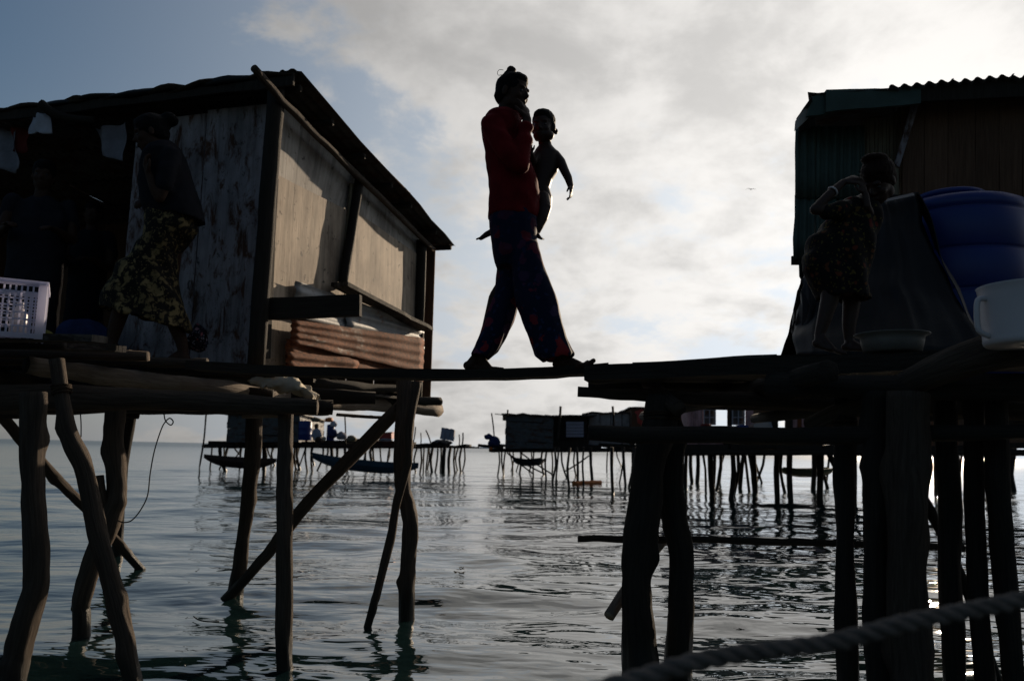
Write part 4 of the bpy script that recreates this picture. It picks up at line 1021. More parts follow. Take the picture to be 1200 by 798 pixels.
bl.loft([ring_lr(g(l, yl), g(r, yr), d) for (l, yl, r, yr, d) in [(182, 172, 202, 166, .06), (177, 178, 208, 172, .13), (173, 187, 214, 182, .165), (169, 200, 219, 196, .16), (165.5, 215, 224, 212, .155), (168, 232, 231, 232, .155), (170, 246, 237, 252, .16), (172, 252, 239, 261, .15), (178, 248, 230, 256, .12)]])
bl.chain([(g(200, 184, -.12), .06), (g(196, 202, -.17), .056), (g(193, 216, -.19), .052)]); bl.chain([(g(198, 184, .12), .06), (g(191, 214, .18), .05)])
bl.build('blouse', M['blouse'], gi, .009, smooth=3, noise_amp=.008, noise_f=8)
sk = Blob()
sk.loft([ring_lr(g(l, yl), g(r, yr), d) for (l, yl, r, yr, d) in [(174, 244, 222, 246, .13), (172, 254, 229, 258, .15), (173, 268, 228, 270, .155), (172, 280, 215, 284, .15), (160, 298, 206, 300, .145), (142, 312, 204, 316, .15), (132, 330, 209, 338, .16), (123, 347, 216, 362, .17), (118.5, 361, 220.5, 388, .175), (124, 360, 214, 386, .155), (140, 340, 200, 360, .10)]])
def sarfold(p): return .010 * math.sin(p.x * 34 + p.z * 26 + p.y * 20 + 3 * noise.noise(p * 3)) * max(0.1, min(1.0, (2.35 - p.z) / .5))
sk.build('sarong', M['sarong'], gi, .009, smooth=2, noise_amp=.007, noise_f=9, fold=sarfold)

# ------------------------------------------------------------ the child on the right platform
KY = 3.62; c_ = lambda x, y, d=0.0: P(x, y, KY + d)
M['dress'] = floral('dark_floral_dress', (.010, .008, .008), (.13, .014, .014), (.10, .075, .02), 24, thr=(.24, .32))
ch = thing('person', 'small child in dark floral dress, head bowed, hands raised to its face', 'person', c_(985, 410))
body = Blob(); hair = Blob()
TC = head(body, hair, ch, c_(1036, 235, 0), .205, (-.62, -.42, -.62), (.22, .05, 1), hair_k=1.06)
body.chain([(c_(1033, 222), .032), (c_(1020, 232), .038), (c_(1004, 242), .045)])
for (x, y) in [(1000, 250), (994, 280), (988, 310), (986, 330)]: body.ell(c_(x, y), (.075, .08, .08))
body.chain([(c_(998, 240, -.09), .029), (c_(976, 247, -.12), .026), (c_(955, 246, -.13), .024), (c_(972, 228, -.13), .021), (c_(988, 214, -.11), .0165)])
hand(body, c_(988, 214, -.11), (.75, -.1, .35), (-.55, -.6, .6), .105, curl=.5, thumb_side=1)
body.chain([(c_(1016, 240, .05), .028), (c_(1024, 262, -.04), .024), (c_(1016, 242, -.12), .018), (c_(1014, 228, -.12), .016)])
hand(body, c_(1014, 228, -.12), (-.25, -.1, .8), (.4, -.9, .1), .10, curl=.6, thumb_side=-1)
body.chain([(c_(976, 330, -.04), .05), (c_(972, 352, -.04), .040), (c_(966, 374, -.04), .032), (c_(960, 393, -.04), .022)])
body.chain([(c_(998, 330, .05), .05), (c_(998, 355, .05), .040), (c_(995, 380, .05), .032), (c_(995, 400, .05), .022)])
foot(body, c_(960, 392, -.04), c_(952, 406, -.04), c_(976, 413, -.09), (.2, 0, 1), .155)
foot(body, c_(995, 400, .05), c_(987, 411, .05), c_(1016, 412, -.02), (0, 0, 1), .155)
body.build('body', M['skin_child'], ch, .005, smooth=3)
hair.ell(TC(-.12, 0, .98), (.06, .055, .025)); hair.build('hair', M['hair_brown'], ch, .006, smooth=1, noise_amp=.003, noise_f=70)
for k in range(46):
    a = rnd.uniform(-1.2, 1.2); b_ = rnd.uniform(-.9, 1.0)
    p = TC(-.10 + .36 * math.sin(b_), .30 * math.sin(a), .66 + .34 * math.cos(a) * math.cos(b_)); q = TC(-.10 + .46 * math.sin(b_), .36 * math.sin(a), .66 + (.45 + rnd.uniform(0, .06)) * math.cos(a) * math.cos(b_))
    if k == 0: hs0 = MB()
    add_log(hs0, [p, q], [.0016, .0006], n=2, seg=4, bump=0)
o = hs0.build('hair_tuft', M['hair_brown'], ch); o['kind'] = 'stuff'
dr = Blob()
dr.loft([ring_lr(c_(l, yl), c_(r, yr), d) for (l, yl, r, yr, d) in [(1000, 232, 1016, 236, .04), (990, 238, 1026, 242, .085), (978, 250, 1030, 252, .11), (964, 264, 1029, 266, .115), (950, 280, 1025, 282, .12), (942, 300, 1020, 300, .125), (943, 315, 1016, 318, .125), (949, 330, 1014, 334, .12), (958, 350, 1018, 352, .115), (964, 348, 1012, 350, .10), (972, 335, 1004, 336, .06)]])
dr.chain([(c_(998, 242, -.08), .045), (c_(982, 248, -.11), .042), (c_(970, 249, -.12), .040)]); dr.chain([(c_(1016, 244, .04), .044), (c_(1022, 258, -.02), .038)])
def drfold(p): return .006 * math.sin(p.x * 55 + p.z * 16 + 3 * noise.noise(p * 5))
dr.build('dress', M['dress'], ch, .0065, smooth=3, noise_amp=.006, noise_f=12, fold=drfold)
def torus(bm_mb, c, R, r0, r1, n=28, m=8):
    base = len(bm_mb.v)
    for i in range(n):
        t = 2 * math.pi * i / n; e = R @ Vector((math.cos(t), math.sin(t), 0)); z = R @ Vector((0, 0, 1))
        for j in range(m):
            s_ = 2 * math.pi * j / m; bm_mb.v.append(Vector(c) + e * (r0 + r1 * math.cos(s_)) + z * r1 * math.sin(s_))
    for i in range(n):
        for j in range(m):
            a, b_, c2, d = i * m + j, ((i + 1) % n) * m + j, ((i + 1) % n) * m + (j + 1) % m, i * m + (j + 1) % m
            bm_mb.face([base + a, base + b_, base + c2, base + d], [(0, 0)] * 4)
mb = MB(); dd = (c_(988, 214, -.11) - c_(972, 228, -.13)).normalized()
torus(mb, c_(976, 224.5, -.127), dd.to_track_quat('Z', 'Y').to_matrix(), .0225, .004); mb.build('bracelet', M['white_plastic'], ch, smooth=True)

# ------------------------------------------------------------ two sitting in the dark doorway
def sitter(label, x, y, H, Yp, f, mat, wpx, s_=1):
    q = lambda a, b_, d=0.0: P(x + a, y + b_, Yp + d)
    S_ = Yp / FPX; t = thing('person', label, 'person', Vector((q(0, 0).x, Yp, DZ)))
    b1 = Blob(); h1 = Blob(); hp = H / S_
    T = head(b1, h1, t, q(0, hp * .5), H, f, hair_k=1.04)
    zb = DZ + .10; sh_z = q(0, hp * .75).z
    b1.chain([(q(0, hp * .4), H * .2), (q(-1, hp * .72), H * .24)])
    cx, cy = q(0, 0).x, Yp + .02
    for k in range(4): b1.ell((cx, cy, sh_z - .08 - k * (sh_z - zb - .1) / 3.2), (wpx * .55, .085, .12))
    fw = Vector(f); fw.z = 0; fw.normalize(); sd_ = Vector((-fw.y, fw.x, 0))
    for k in (-1, 1):
        hip = Vector((cx, cy, zb)) + sd_ * k * .09; kn = hip + fw * .30 + sd_ * k * .16 + Vector((0, 0, .08)); an = hip + fw * .34 - sd_ * k * .10 + Vector((0, 0, -.03))
        b1.chain([(hip, .075), (kn, .05), (an, .032)]); foot(b1, an, an - sd_ * k * .03 + Vector((0, 0, -.04)), an - sd_ * k * .2 + Vector((0, 0, -.04)), (0, 0, 1), .19)
        sp = Vector((cx, cy, sh_z - .03)) + sd_ * k * wpx * .85; el = sp + Vector((0, 0, -.24)) + sd_ * k * .05 + fw * .05; wr = el + fw * .18 - sd_ * k * .08 + Vector((0, 0, .02))
        b1.chain([(sp, .04), (el, .033), (wr, .022)]); hand(b1, wr, fw * 1 - sd_ * k * .5, (0, 0, 1), .14, curl=.4)
    b1.build('body', M['skin'], t, .009, smooth=2); h1.build('hair', M['hair'], t, .009, smooth=2, noise_amp=.005, noise_f=30)
    tb = Blob()
    rr_ = []
    for (k, ww, dp) in [(0.0, .35, .05), (.05, .8, .09), (.16, 1.0, .11), (.5, .92, .12), (.8, .95, .13), (1.0, 1.0, .14)]:
        z = sh_z + .02 - k * (sh_z - zb + .05)
        rr_.append(ring_lr(Vector((cx - wpx * ww, cy, z)), Vector((cx + wpx * ww, cy, z)), dp))
    tb.loft(rr_)
    for k in (-1, 1):
        sp = Vector((cx, cy, sh_z - .03)) + sd_ * k * wpx * .85; tb.chain([(sp, .058), (sp + Vector((0, 0, -.13)) + sd_ * k * .03, .055)])
    tb.build('shirt', mat, t, .011, smooth=3, noise_amp=.008, noise_f=8)
    return t
sitter('woman in dark t-shirt sitting in the doorway behind the white crate', 50, 205, .21, 5.2, (.35, -.9, -.1), M['tshirt'], .19)
sitter('child sitting deep in the dark doorway behind the walking woman', 108, 250, .18, 5.7, (.2, -.95, -.05), M['blouse'], .13)
# ============================================================ loose things on the platforms
def revolve(mb, prof, c, n=40, mi=0, close=False, R=None):
    """prof: (radius, height) going up the outside (and down inside if wanted)"""
    base = len(mb.v)
    for (r, z) in prof:
        for k in range(n):
            t = 2 * math.pi * k / n; v = Vector((r * math.cos(t), r * math.sin(t), z)); mb.v.append(Vector(c) + (R @ v if R else v))
    for i in range(len(prof) - 1):
        for k in range(n):
            k2 = (k + 1) % n
            mb.face([base + i * n + k, base + i * n + k2, base + (i + 1) * n + k2, base + (i + 1) * n + k], [(k / n, prof[i][1]), ((k + 1) / n, prof[i][1]), ((k + 1) / n, prof[i + 1][1]), (k / n, prof[i + 1][1])], mi)
    mb.face([base + k for k in range(n)][::-1], [(0, 0)] * n, mi)
    mb.face([base + (len(prof) - 1) * n + k for k in range(n)], [(0, 0)] * n, mi)
# white crate with open lattice sides
CY = 3.35; cz = P(20, 397, CY).z; cx1 = P(50, 397, CY).x; wC, dC, hC = .44, .32, P(20, 331, CY).z - cz
cr = thing('crate', 'white open lattice plastic crate at the near edge of the deck', 'crate', (cx1 - wC / 2, CY + dC / 2, cz))
def bar(mb, a, b_, t1, t2=None):
    """rectangular bar between two corners of its box"""
    (x0, y0, z0), (x1, y1, z1) = a, b_
    for q in ([(x0, y0, z0), (x1, y0, z0), (x1, y0, z1), (x0, y0, z1)],):
        pass
    vs = [(x, y, z) for z in (z0, z1) for (x, y) in ((x0, y0), (x1, y0), (x1, y1), (x0, y1))]
    base = len(mb.v); mb.v.extend(Vector(v) for v in vs)
    for f in ([0, 3, 2, 1], [4, 5, 6, 7], [0, 1, 5, 4], [1, 2, 6, 5], [2, 3, 7, 6], [3, 0, 4, 7]): mb.face([base + i for i in f], [(0, 0), (.1, 0), (.1, .1), (0, .1)])
X0, X1, Y0, Y1, Z0, Z1 = cx1 - wC, cx1, CY, CY + dC, cz, cz + hC
def crate_side(name, axis, pos, lo, hi, handle):
    mb = MB(); t = .004
    def B(u0, u1, z0, z1, tt=t, off=0):
        if axis == 'x': bar(mb, (u0, pos - tt + off, z0), (u1, pos + tt + off, z1), 0)
        else: bar(mb, (pos - tt + off, u0, z0), (pos + tt + off, u1, z1), 0)
    B(lo + .03, hi - .03, Z1 - .020, Z1 - .001); B(lo + .03, hi - .03, Z0 + .001, Z0 + .022)
    mid = (lo + hi) / 2
    n = int((hi - lo - .06) / .021)
    for k in range(1, n):
        u = lo + .03 + k * (hi - lo - .06) / n
        zt_ = Z1 - .020 if not (handle and abs(u - mid) < .055) else Z1 - .062
        B(u - .0035, u + .0035, Z0 + .022, zt_, .003)
    for k in range(1, 7):
        z = Z0 + .022 + k * (hC - .04) / 7
        if handle and z > Z1 - .062:
            B(lo + .03, mid - .055, z - .003, z + .003, .0026, .0004); B(mid + .055, hi - .03, z - .003, z + .003, .0026, .0004)
        else: B(lo + .03, hi - .03, z - .003, z + .003, .0026, .0004)
    if handle: B(mid - .062, mid + .062, Z1 - .066, Z1 - .0605, .0035)
    return mb.build(name, M['crate'], cr)
crate_side('side_panel', 'x', Y0 + .006, X0, X1, True); crate_side('side_panel', 'x', Y1 - .006, X0, X1, True)
crate_side('side_panel', 'y', X0 + .006, Y0, Y1, False); crate_side('side_panel', 'y', X1 - .006, Y0, Y1, False)
for (x, y) in ((X0 + .017, Y0 + .017), (X1 - .017, Y0 + .017), (X0 + .017, Y1 - .017), (X1 - .017, Y1 - .017)):
    mb = MB(); bar(mb, (x - .016, y - .016, Z0 + .0005), (x + .016, y + .016, Z1 - .004), 0); mb.build('corner_post', M['crate'], cr)
mb = MB()
for k in range(14): bar(mb, (X0 + .03 + k * .029, Y0 + .03, Z0 + .003), (X0 + .04 + k * .029, Y1 - .03, Z0 + .009), 0)
for k in range(9): bar(mb, (X0 + .03, Y0 + .03 + k * .03, Z0 + .004), (X1 - .03, Y0 + .038 + k * .03, Z0 + .008), 0)
mb.build('floor_grid', M['crate'], cr)
for (a, b_) in [((X0, Y0 - .004, Z1 - .012), (X1 + .004, Y0 + .014, Z1 + .003)), ((X0, Y1 - .012, Z1 - .012), (X1 + .004, Y1 + .006, Z1 + .003)), ((X1 - .014, Y0 + .0145, Z1 - .012), (X1 + .004, Y1 - .0125, Z1 + .003)), ((X0 - .004, Y0 + .0145, Z1 - .012), (X0 + .012, Y1 - .0125, Z1 + .003))]:
    mb = MB(); bar(mb, a, b_, 0); mb.build('rim', M['crate'], cr)
# a few things in and behind the crate
mb = MB(); revolve(mb, [(.03, 0), (.034, .01), (.034, .10), (.02, .13), (.014, .135), (.014, .155)], (X1 - .10, CY + .12, Z0 + .011), 20)
tag(mb.build('bottle', M['white_plastic'], smooth=True), 'small pale bottle standing inside the white crate', 'bottle')
mb = MB(); revolve(mb, [(.035, 0), (.055, .03), (.06, .05), (.05, .055)], (X1 - .22, CY + .14, Z0 + .011), 20)
tag(mb.build('bowl', M['basin'], smooth=True), 'shallow bowl lying inside the white crate', 'bowl')
CORN = Vector((X1, Y0, 0)); RC = Matrix.Rotation(rad(29), 3, 'Z')
for ob in [cr] + [o_ for o_ in COL.objects if o_.get('category') in ('bottle', 'bowl')]:
    l_ = Vector(ob.location); z_ = l_.z; l_ = CORN + RC @ (Vector((l_.x, l_.y, 0)) - CORN); ob.location = (l_.x, l_.y, z_); ob.rotation_euler = (0, 0, rad(29))
rag('cloth_bundle', 'yellow green bundle of cloth behind the white crate', 'bundle', ([(48, 388, 3.9), (58, 386, 3.9), (70, 402, 3.9)], [(48, 400, 3.9), (58, 402, 3.9), (70, 406, 3.9)]), plain('olive_cloth', (.10, .10, .02), .9, .3), .05, 4.2, sub=10)
rag('cloth_bundle', 'red and white patterned cloth heap at the heel of the walking woman', 'bundle', ([(224, 384, 4.75), (232, 379, 4.75), (240, 386, 4.75)], [(222, 410, 4.75), (232, 412, 4.75), (241, 410, 4.75)]), floral('spotted_cloth', (.015, .012, .02), (.25, .03, .03), (.28, .26, .30), 26, thr=(.30, .36)), .07, 5.2, sub=10)
rag('cloth_bundle', 'dark cloth heap lying on the deck below the doorway', 'bundle', ([(70, 384, 5.0), (100, 372, 5.0), (128, 386, 5.0)], [(70, 404, 5.0), (100, 406, 5.0), (130, 406, 5.0)]), M['cloth_blue'], .09, 6.2, sub=12)

# right: blue tank
TY = 4.55; ta = P(1122, 300, TY)
tk = thing('water_tank', 'big ribbed blue plastic water tank with domed lid against the brown wall', 'tank', (ta.x, TY, RZT))
zt_ = P(1122, 243, TY).z; R0 = .375
prof = [(.33, 0), (.365, .02)]
z = .03
Ht = zt_ - RZT
for k in range(4):
    z1 = .05 + k * (Ht - .13) / 4; z2 = .05 + (k + 1) * (Ht - .13) / 4
    prof += [(R0, z1), (R0, z2 - .035), (R0 - .004, z2 - .028), (R0 - .012, z2 - .02), (R0 - .012, z2 - .012), (R0 - .004, z2 - .005)]
prof += [(R0, Ht - .06), (R0 - .01, Ht - .03), (R0 - .05, Ht - .008), (.24, Ht + .012)]
mb = MB(); revolve(mb, prof, (ta.x, TY, RZT + .001), 64); mb.build('tank_body', M['blue_plastic'], tk, smooth=True)
mb = MB(); revolve(mb, [(.185, Ht + .013), (.185, Ht + .035), (.195, Ht + .038), (.195, Ht + .055), (.18, Ht + .066), (.10, Ht + .078), (.02, Ht + .082)], (ta.x - .03, TY, RZT), 48); mb.build('lid', M['blue_plastic'], tk, smooth=True)
# tarp thrown over a heap, standing like a tent
tp = thing('tarpaulin', 'black tarpaulin draped over a heap, between the child and the blue tank', 'tarpaulin', Vector((P(1045, 400, 4.2).x, 4.2, RZT)))
ridge = [P(938, 338, 4.4), P(975, 262, 4.4), P(1012, 240, 4.3), P(1040, 231, 4.25), P(1074, 224, 4.2)]
foot_ = [P(932, 416, 4.05), P(965, 416, 3.9), P(1020, 415, 3.8), P(1080, 413, 3.72), P(1152, 406, 3.7)]
back_ = [p + Vector((.05, .55, -.05)) for p in [P(935, 412, 4.5), P(965, 412, 4.5), P(1010, 410, 4.45), P(1070, 408, 4.45), P(1150, 405, 4.4)]]
mb = MB(); NU, NV = 40, 46
r1, _ = catmull(ridge, NU); f1, _ = catmull(foot_, NU); b1, _ = catmull(back_, NU)
for i in range(NU + 1):
    for j in range(NV + 1):
        t = j / NV
        if t < .62:
            u = t / .62; p = f1[i].lerp(r1[i], u); sag = .05 * math.sin(math.pi * u); p += Vector((0, .8, -.25)) * sag
        else:
            u = (t - .62) / .38; p = r1[i].lerp(b1[i], u)
        amp = .036 * (1 - abs(2 * t - 1) * .5)
        p += Vector((noise.noise(p * 5), -abs(noise.noise((i * .42, t * 1.1, 3.3))) * 2.2 + .6, noise.noise(p * 6 + Vector((5, 5, 5))))) * amp
        mb.v.append(p)
for i in range(NU):
    for j in range(NV):
        a = i * (NV + 1) + j; mb.face([a, a + NV + 1, a + NV + 2, a + 1], [(i * .03, j * .03)] * 4)
me = mb.mesh('sheet'); o = link_mesh('sheet', me, M['tarp'], tp, smooth=True)
sol = o.modifiers.new('thick', 'SOLIDIFY'); sol.thickness = .003
# end gable closing the tent on the right and its hanging edge
mb = MB(); pts = [f1[-1], r1[-1], b1[-1]]
q = [r1[-1], r1[-1] + Vector((.01, .10, -.01)), P(1161, 404, 4.0), P(1150, 408, 3.72)]
o = slab('fold', tp, M['tarp'], q[3], q[2], q[1], q[0], .004, nu=8, nv=14, jit=.02, edge=.01)
o = slab('edge_strip', tp, M['tarp_grey'], P(1019, 240, 4.17), P(1072, 229, 4.12), P(1070, 226.5, 4.16), P(1021, 236.5, 4.2), .004, nu=8, nv=1, jit=.004)
log('prop_pole', tp, M['wood_dark'], [P(1066, 232, 4.3), P(1100, 320, 4.1), P(1146, 404, 3.9)], .018, n=8, seg=8)
log('prop_pole', tp, M['wood_dark'], [P(1064, 232, 4.35), P(1000, 240, 4.4), P(945, 330, 4.5)], .018, n=8, seg=8)
rag('sheet_bundle', 'loose dark plastic hanging off the left end of the tarpaulin', 'plastic', ([(938, 330, 4.3), (946, 318, 4.3), (958, 300, 4.3)], [(931, 382, 4.3), (938, 412, 4.2), (962, 412, 4.2)]), M['tarp'], .08, 9.1, sub=14, fold=.03)

# basin
bY = 3.35; bc = P(1046, 414, bY)
ba = thing('basin', 'wide shallow grey basin standing at the feet of the child', 'basin', (bc.x, bY, bc.z))
mb = MB(); hB = P(1046, 392, bY).z - bc.z
revolve(mb, [(.095, 0), (.115, .006), (.125, hB * .6), (.128, hB * .86), (.148, hB * .95), (.150, hB), (.146, hB), (.124, hB * .90), (.118, hB * .6), (.108, .012), (.02, .010)], (bc.x, bY, bc.z), 48); mb.build('bowl', M['basin'], ba, smooth=True)
# jug
jY = 2.62; jc = P(1212, 405, jY)
jg = thing('jug', 'large dirty white plastic jug with square handle on the log', 'jug', (jc.x, jY, jc.z))
hJ = P(1180, 336, jY).z - P(1180, 405, jY).z; rJ = P(1212, 370, jY).x - P(1157, 370, jY).x
mb = MB(); revolve(mb, [(rJ * .90, 0), (rJ * .93, .005), (rJ * .95, .015), (rJ * .945, .02), (rJ * .98, hJ * .85), (rJ * 1.0, hJ * .97), (rJ * 1.02, hJ), (rJ * .97, hJ), (rJ * .93, hJ * .9), (rJ * .9, .02), (.01, .015)], (jc.x, jY, jc.z), 56); mb.build('body', M['white_plastic'], jg, smooth=True)
c2 = [P(1160, 351, jY), P(1149, 350, jY), P(1145, 356, jY), P(1145, 376, jY), P(1148, 388, jY), P(1160, 394, jY)]
log('handle', jg, M['white_plastic'], c2, .0095, n=24, seg=10, bump=0)

# the thick mooring rope across the corner, three strands
def twisted(name, pts, R0, pitch, n, label):
    t = thing(name, label, 'rope', pts[0]); c, _ = catmull(pts, n)
    acc = [0]
    for i in range(n): acc.append(acc[-1] + (c[i + 1] - c[i]).length)
    for s_ in range(3):
        path = []
        prev = None
        for i, p in enumerate(c):
            tt = (c[min(i + 1, n)] - c[max(i - 1, 0)]).normalized(); a = Vector((0, 0, 1)).cross(tt).normalized(); b_ = tt.cross(a)
            an = acc[i] / pitch * 2 * math.pi + s_ * 2.0944
            path.append(p + (a * math.cos(an) + b_ * math.sin(an)) * R0 * .56)
        mb = MB(); add_log(mb, path, R0 * .60, n=n, seg=8, bump=.06, seed=s_ * 7.0); mb.build('strand', M['rope'], t, smooth=True)
    fz = MB()
    for k in range(260):
        i = rnd.randrange(2, n - 2); p = c[i]; dv = Vector((rnd.uniform(-1, 1), rnd.uniform(-1, 1), rnd.uniform(-1, 1))).normalized()
        add_log(fz, [p + dv * R0 * .8, p + dv * R0 * 1.2 + Vector((rnd.uniform(-1, 1), 0, rnd.uniform(-1, 1))) * R0 * .4], [.0004, .0002], n=1, seg=3, bump=0)
    o = fz.build('fibre', M['rope'], t); o['kind'] = 'stuff'
    return t
twisted('rope', [P(610, 836, .80), P(727, 801, .82), P(840, 770, .84), P(975, 752, .87), P(1065, 729, .89), P(1200, 702, .92), P(1330, 668, .96)], .0088, .062, 150, 'thick three-strand rope stretched across the foreground above the water')
# bent cord under the left platform
c3 = [P(192, 484, 4.0), P(194, 493, 4.0), P(200, 498, 4.0), P(203, 494, 4.0), P(199, 490, 4.0), P(194, 494, 4.0), P(189, 503, 4.0), P(181, 528, 4.0), P(176, 555, 4.0), P(173, 580, 4.0), P(165, 597, 4.0), P(155, 609, 4.0), P(146, 612, 4.0), P(138, 610, 4.05)]
tag(log('cord', None, M['cord'], c3, .0032, n=90, seg=6, bump=0), 'bent black cord with a small loop dangling under the driftwood platform', 'cord')
tag(log('cord', None, M['cord'], [P(94, 482, 4.2), P(95, 496, 4.2), P(95, 512, 4.2)], .003, n=8, seg=5, bump=0), 'short straight cord dangling near the leaning stilt', 'cord')
# rope lashings where stilts carry the beams
def lashing(parent, c, ax, r, turns=4, w_=.010):
    mb = MB(); R = Vector(ax).normalized().to_track_quat('Z', 'Y').to_matrix()
    for k in range(turns):
        torus(mb, Vector(c) + R @ Vector((0, 0, (k - turns / 2) * w_ * 1.02)), R @ Matrix.Rotation(rad(rnd.uniform(-9, 9)), 3, 'X'), r, w_ * .5, n=20, m=6)
    return mb.build('lashing', M['thatch'], parent, smooth=True)
lashing(lp, P(72, 455, 3.35), P(68, 425, 3.36) - P(80, 500, 3.34), .036)
lashing(lp, P(474, 478, 5.04), (0, 0, 1), .058)
lashing(rp, P(776, 486, 3.67), (0, 0, 1), .082, 5)
lashing(rp, P(990, 497, 3.37), (0, 0, 1), .046)
# flotsam
mb = MB()
for k in range(16):
    a = L(538 + rnd.uniform(-7, 7), 668 + rnd.uniform(-4, 8), .004); add_log(mb, [a, a + Vector((rnd.uniform(-.04, .04), rnd.uniform(-.04, .04), .004))], .003, n=3, seg=5, bump=.3)
tag(mb.build('seaweed', M['weed']), 'little tuft of yellow seaweed floating on the open water', 'seaweed', None, 'stuff')
mb = MB(); pz = L(216, 786, .0); revolve(mb, [(.004, -.01), (.012, 0), (.012, .01), (.005, .022), (.003, .026)], (pz.x, pz.y, .0), 12)
tag(mb.build('float', M['white_plastic'], smooth=True), 'tiny white float bobbing between the near stilts', 'float')
log_pts = [P(226, 722, 3.9), P(232, 726, 3.9), P(243, 728, 3.9), P(256, 726, 3.9)]
tag(log('twig', None, M['wood_dark'], [L(227, 722, .004), L(233, 726, .004), L(243, 728, .004), L(257, 728, .002)], .004, n=10, seg=6), 'thin bent twig floating between the leaning stilt and the brace', 'twig')
# gull far off
mb = MB(); gc = P(880, 222, 110)
for s_ in (-1, 1):
    add_slab(mb, gc + Vector((0, -.1, 0)), gc + Vector((s_ * .35, -.05, .10)), gc + Vector((s_ * .35, .08, .10)), gc + Vector((0, .12, 0)), .02, nu=2, nv=1)
    add_slab(mb, gc + Vector((s_ * .35, -.05, .10)), gc + Vector((s_ * .72, -.0, .02)), gc + Vector((s_ * .72, .04, .02)), gc + Vector((s_ * .35, .08, .10)), .015, nu=2, nv=1)
add_log(mb, [gc + Vector((0, -.25, 0)), gc, gc + Vector((0, .25, 0))], [.03, .07, .02], n=6, seg=8, bump=0)
tag(mb.build('gull', M['wood_dark']), 'small dark bird gliding against the pale sky', 'bird')
# ============================================================ the village across the water
def platform_far(label, px0, px1, pyt, pyb, Y, depth, posts, group='stilt platforms across the water', rails=True, mat='wood_dark', skew=0.0):
    """posts: (px at deck, px at water, py at water) each; Y of each post from its foot"""
    a = P(px0, pyt, Y); b_ = P(px1, pyt, Y + skew); zb = P(px0, pyb, Y).z
    t = thing('stilt_platform', label, 'platform', (a.x, Y, 0), group); th_ = max(.05, a.z - zb)
    n = max(2, int((b_.x - a.x) / .9)); 
    for k in range(n):
        p0 = a.lerp(b_, k / n); p1 = a.lerp(b_, (k + .97) / n); up = Vector((0, 0, rnd.uniform(-.04, .04)))
        slab('deck_section', t, M[mat], p0 + up - Vector((0, 0, th_ * .45)), p1 + up - Vector((0, 0, th_ * .45)), p1 + up, p0 + up, depth, nu=2, nv=1, edge=.03)
    for dy in (.05, depth * .5, depth - .1):
        log('joist', t, M[mat], [a + Vector((-.2, dy, -th_ * .75)), (a + b_) / 2 + Vector((0, dy, -th_ * .7)), b_ + Vector((.25, dy, -th_ * .75))], th_ * .28, n=8, seg=6, bump=.2)
    for (x0, x1, yb, r) in posts:
        q = L(x1, yb, 0.0); Yq = q.y; top = P(x0, pyt + 3, Yq)
        mid = top.lerp(q, .5) + Vector((rnd.uniform(-.06, .06), rnd.uniform(-.1, .1), 0)) * (Yq / 20)
        end = q + (q - mid).normalized() * .5
        log('stilt', t, M[mat], [top, mid, q, end], r * Yq / FPX, n=6, seg=5, bump=.12)
    return t
def rposts(x0, x1, yb, n, r=(.8, 1.7), lean=5, skip=()):
    res = []
    for k in range(n):
        x = x0 + (x1 - x0) * (k + rnd.uniform(.1, .9)) / n
        if any(a < x < b_ for a, b_ in skip): continue
        res.append((x, x + rnd.uniform(-lean, lean), yb + rnd.uniform(-6, 6), rnd.uniform(*r)))
    return res
# group behind the left stilts
pf1 = platform_far('long platform with a navy shack, drums and laundry seen under the shack', 244, 468, 516, 525, 27, 5, 
    [(249, 246, 549, 1), (262, 257, 550, 1), (258, 264, 552, 2.2), (268, 263, 546, 1.6), (284, 281, 546, 1), (309, 310, 552, 1.8), (312, 322, 545, 1), (323, 318, 543, 1.2), (272, 282, 534, 1), (283, 273, 540, .9),
     (346, 347, 551, 1.3), (360, 349, 551, .9), (358, 360, 553, 1.2), (368, 366, 553, 1.1), (378, 372, 551, 1.2), (352, 346, 549, .9), (388, 390, 551, 2.2), (396, 393, 549, 1.2), (405, 407, 552, 1.2), (414, 411, 549, 1), (430, 431, 552, 1.1), (437, 441, 553, 1.2), (445, 448, 552, 1), (458, 454, 551, 1.2), (464, 466, 552, 1.3), (402, 399, 550, 1)] + rposts(290, 460, 546, 12))
pf2 = platform_far('small platform of thin poles bearing a tilted pale bundle', 484, 547, 521, 525, 26, 4, 
    [(489, 487, 553, 1.1), (493, 492, 555, 1.2), (497, 496, 553, 1), (502, 499, 552, 1), (507, 506, 553, 1.7), (513, 510, 553, 1.1), (517, 516, 551, 1.1), (521, 519, 553, 2.4), (528, 526, 553, 1.8), (533, 533, 555, 1.2), (537, 536, 551, 1), (541, 540, 553, 1.3), (544, 542, 552, 1), (503, 501, 550, .9)])
for (x0, y0, x1, y1, r) in [(487, 500, 484, 520, 1), (493, 507, 493, 522, .8), (499, 504, 505, 520, 1.1), (538, 509, 538, 522, .9), (542.5, 507, 541.5, 522, 1.1), (404, 486, 405, 534, 1.1)]:
    par = pf2 if x0 > 480 else pf1
    log('pole', par, M['wood_dark'], [P(x0, y0, 26.4), P((x0 + x1) / 2 + .5, (y0 + y1) / 2, 26.4), P(x1, y1, 26.4)], r * 26 / FPX * .8, n=5, seg=5)
tag(log('mooring_pole', None, M['wood_dark'], [P(242, 480, 25), P(239, 515, 25), P(235, 540, 25), L(233, 553, -.5)], .027, n=8, seg=6, bump=.1), 'lone leaning mooring pole standing in the water left of the navy shack', 'pole')

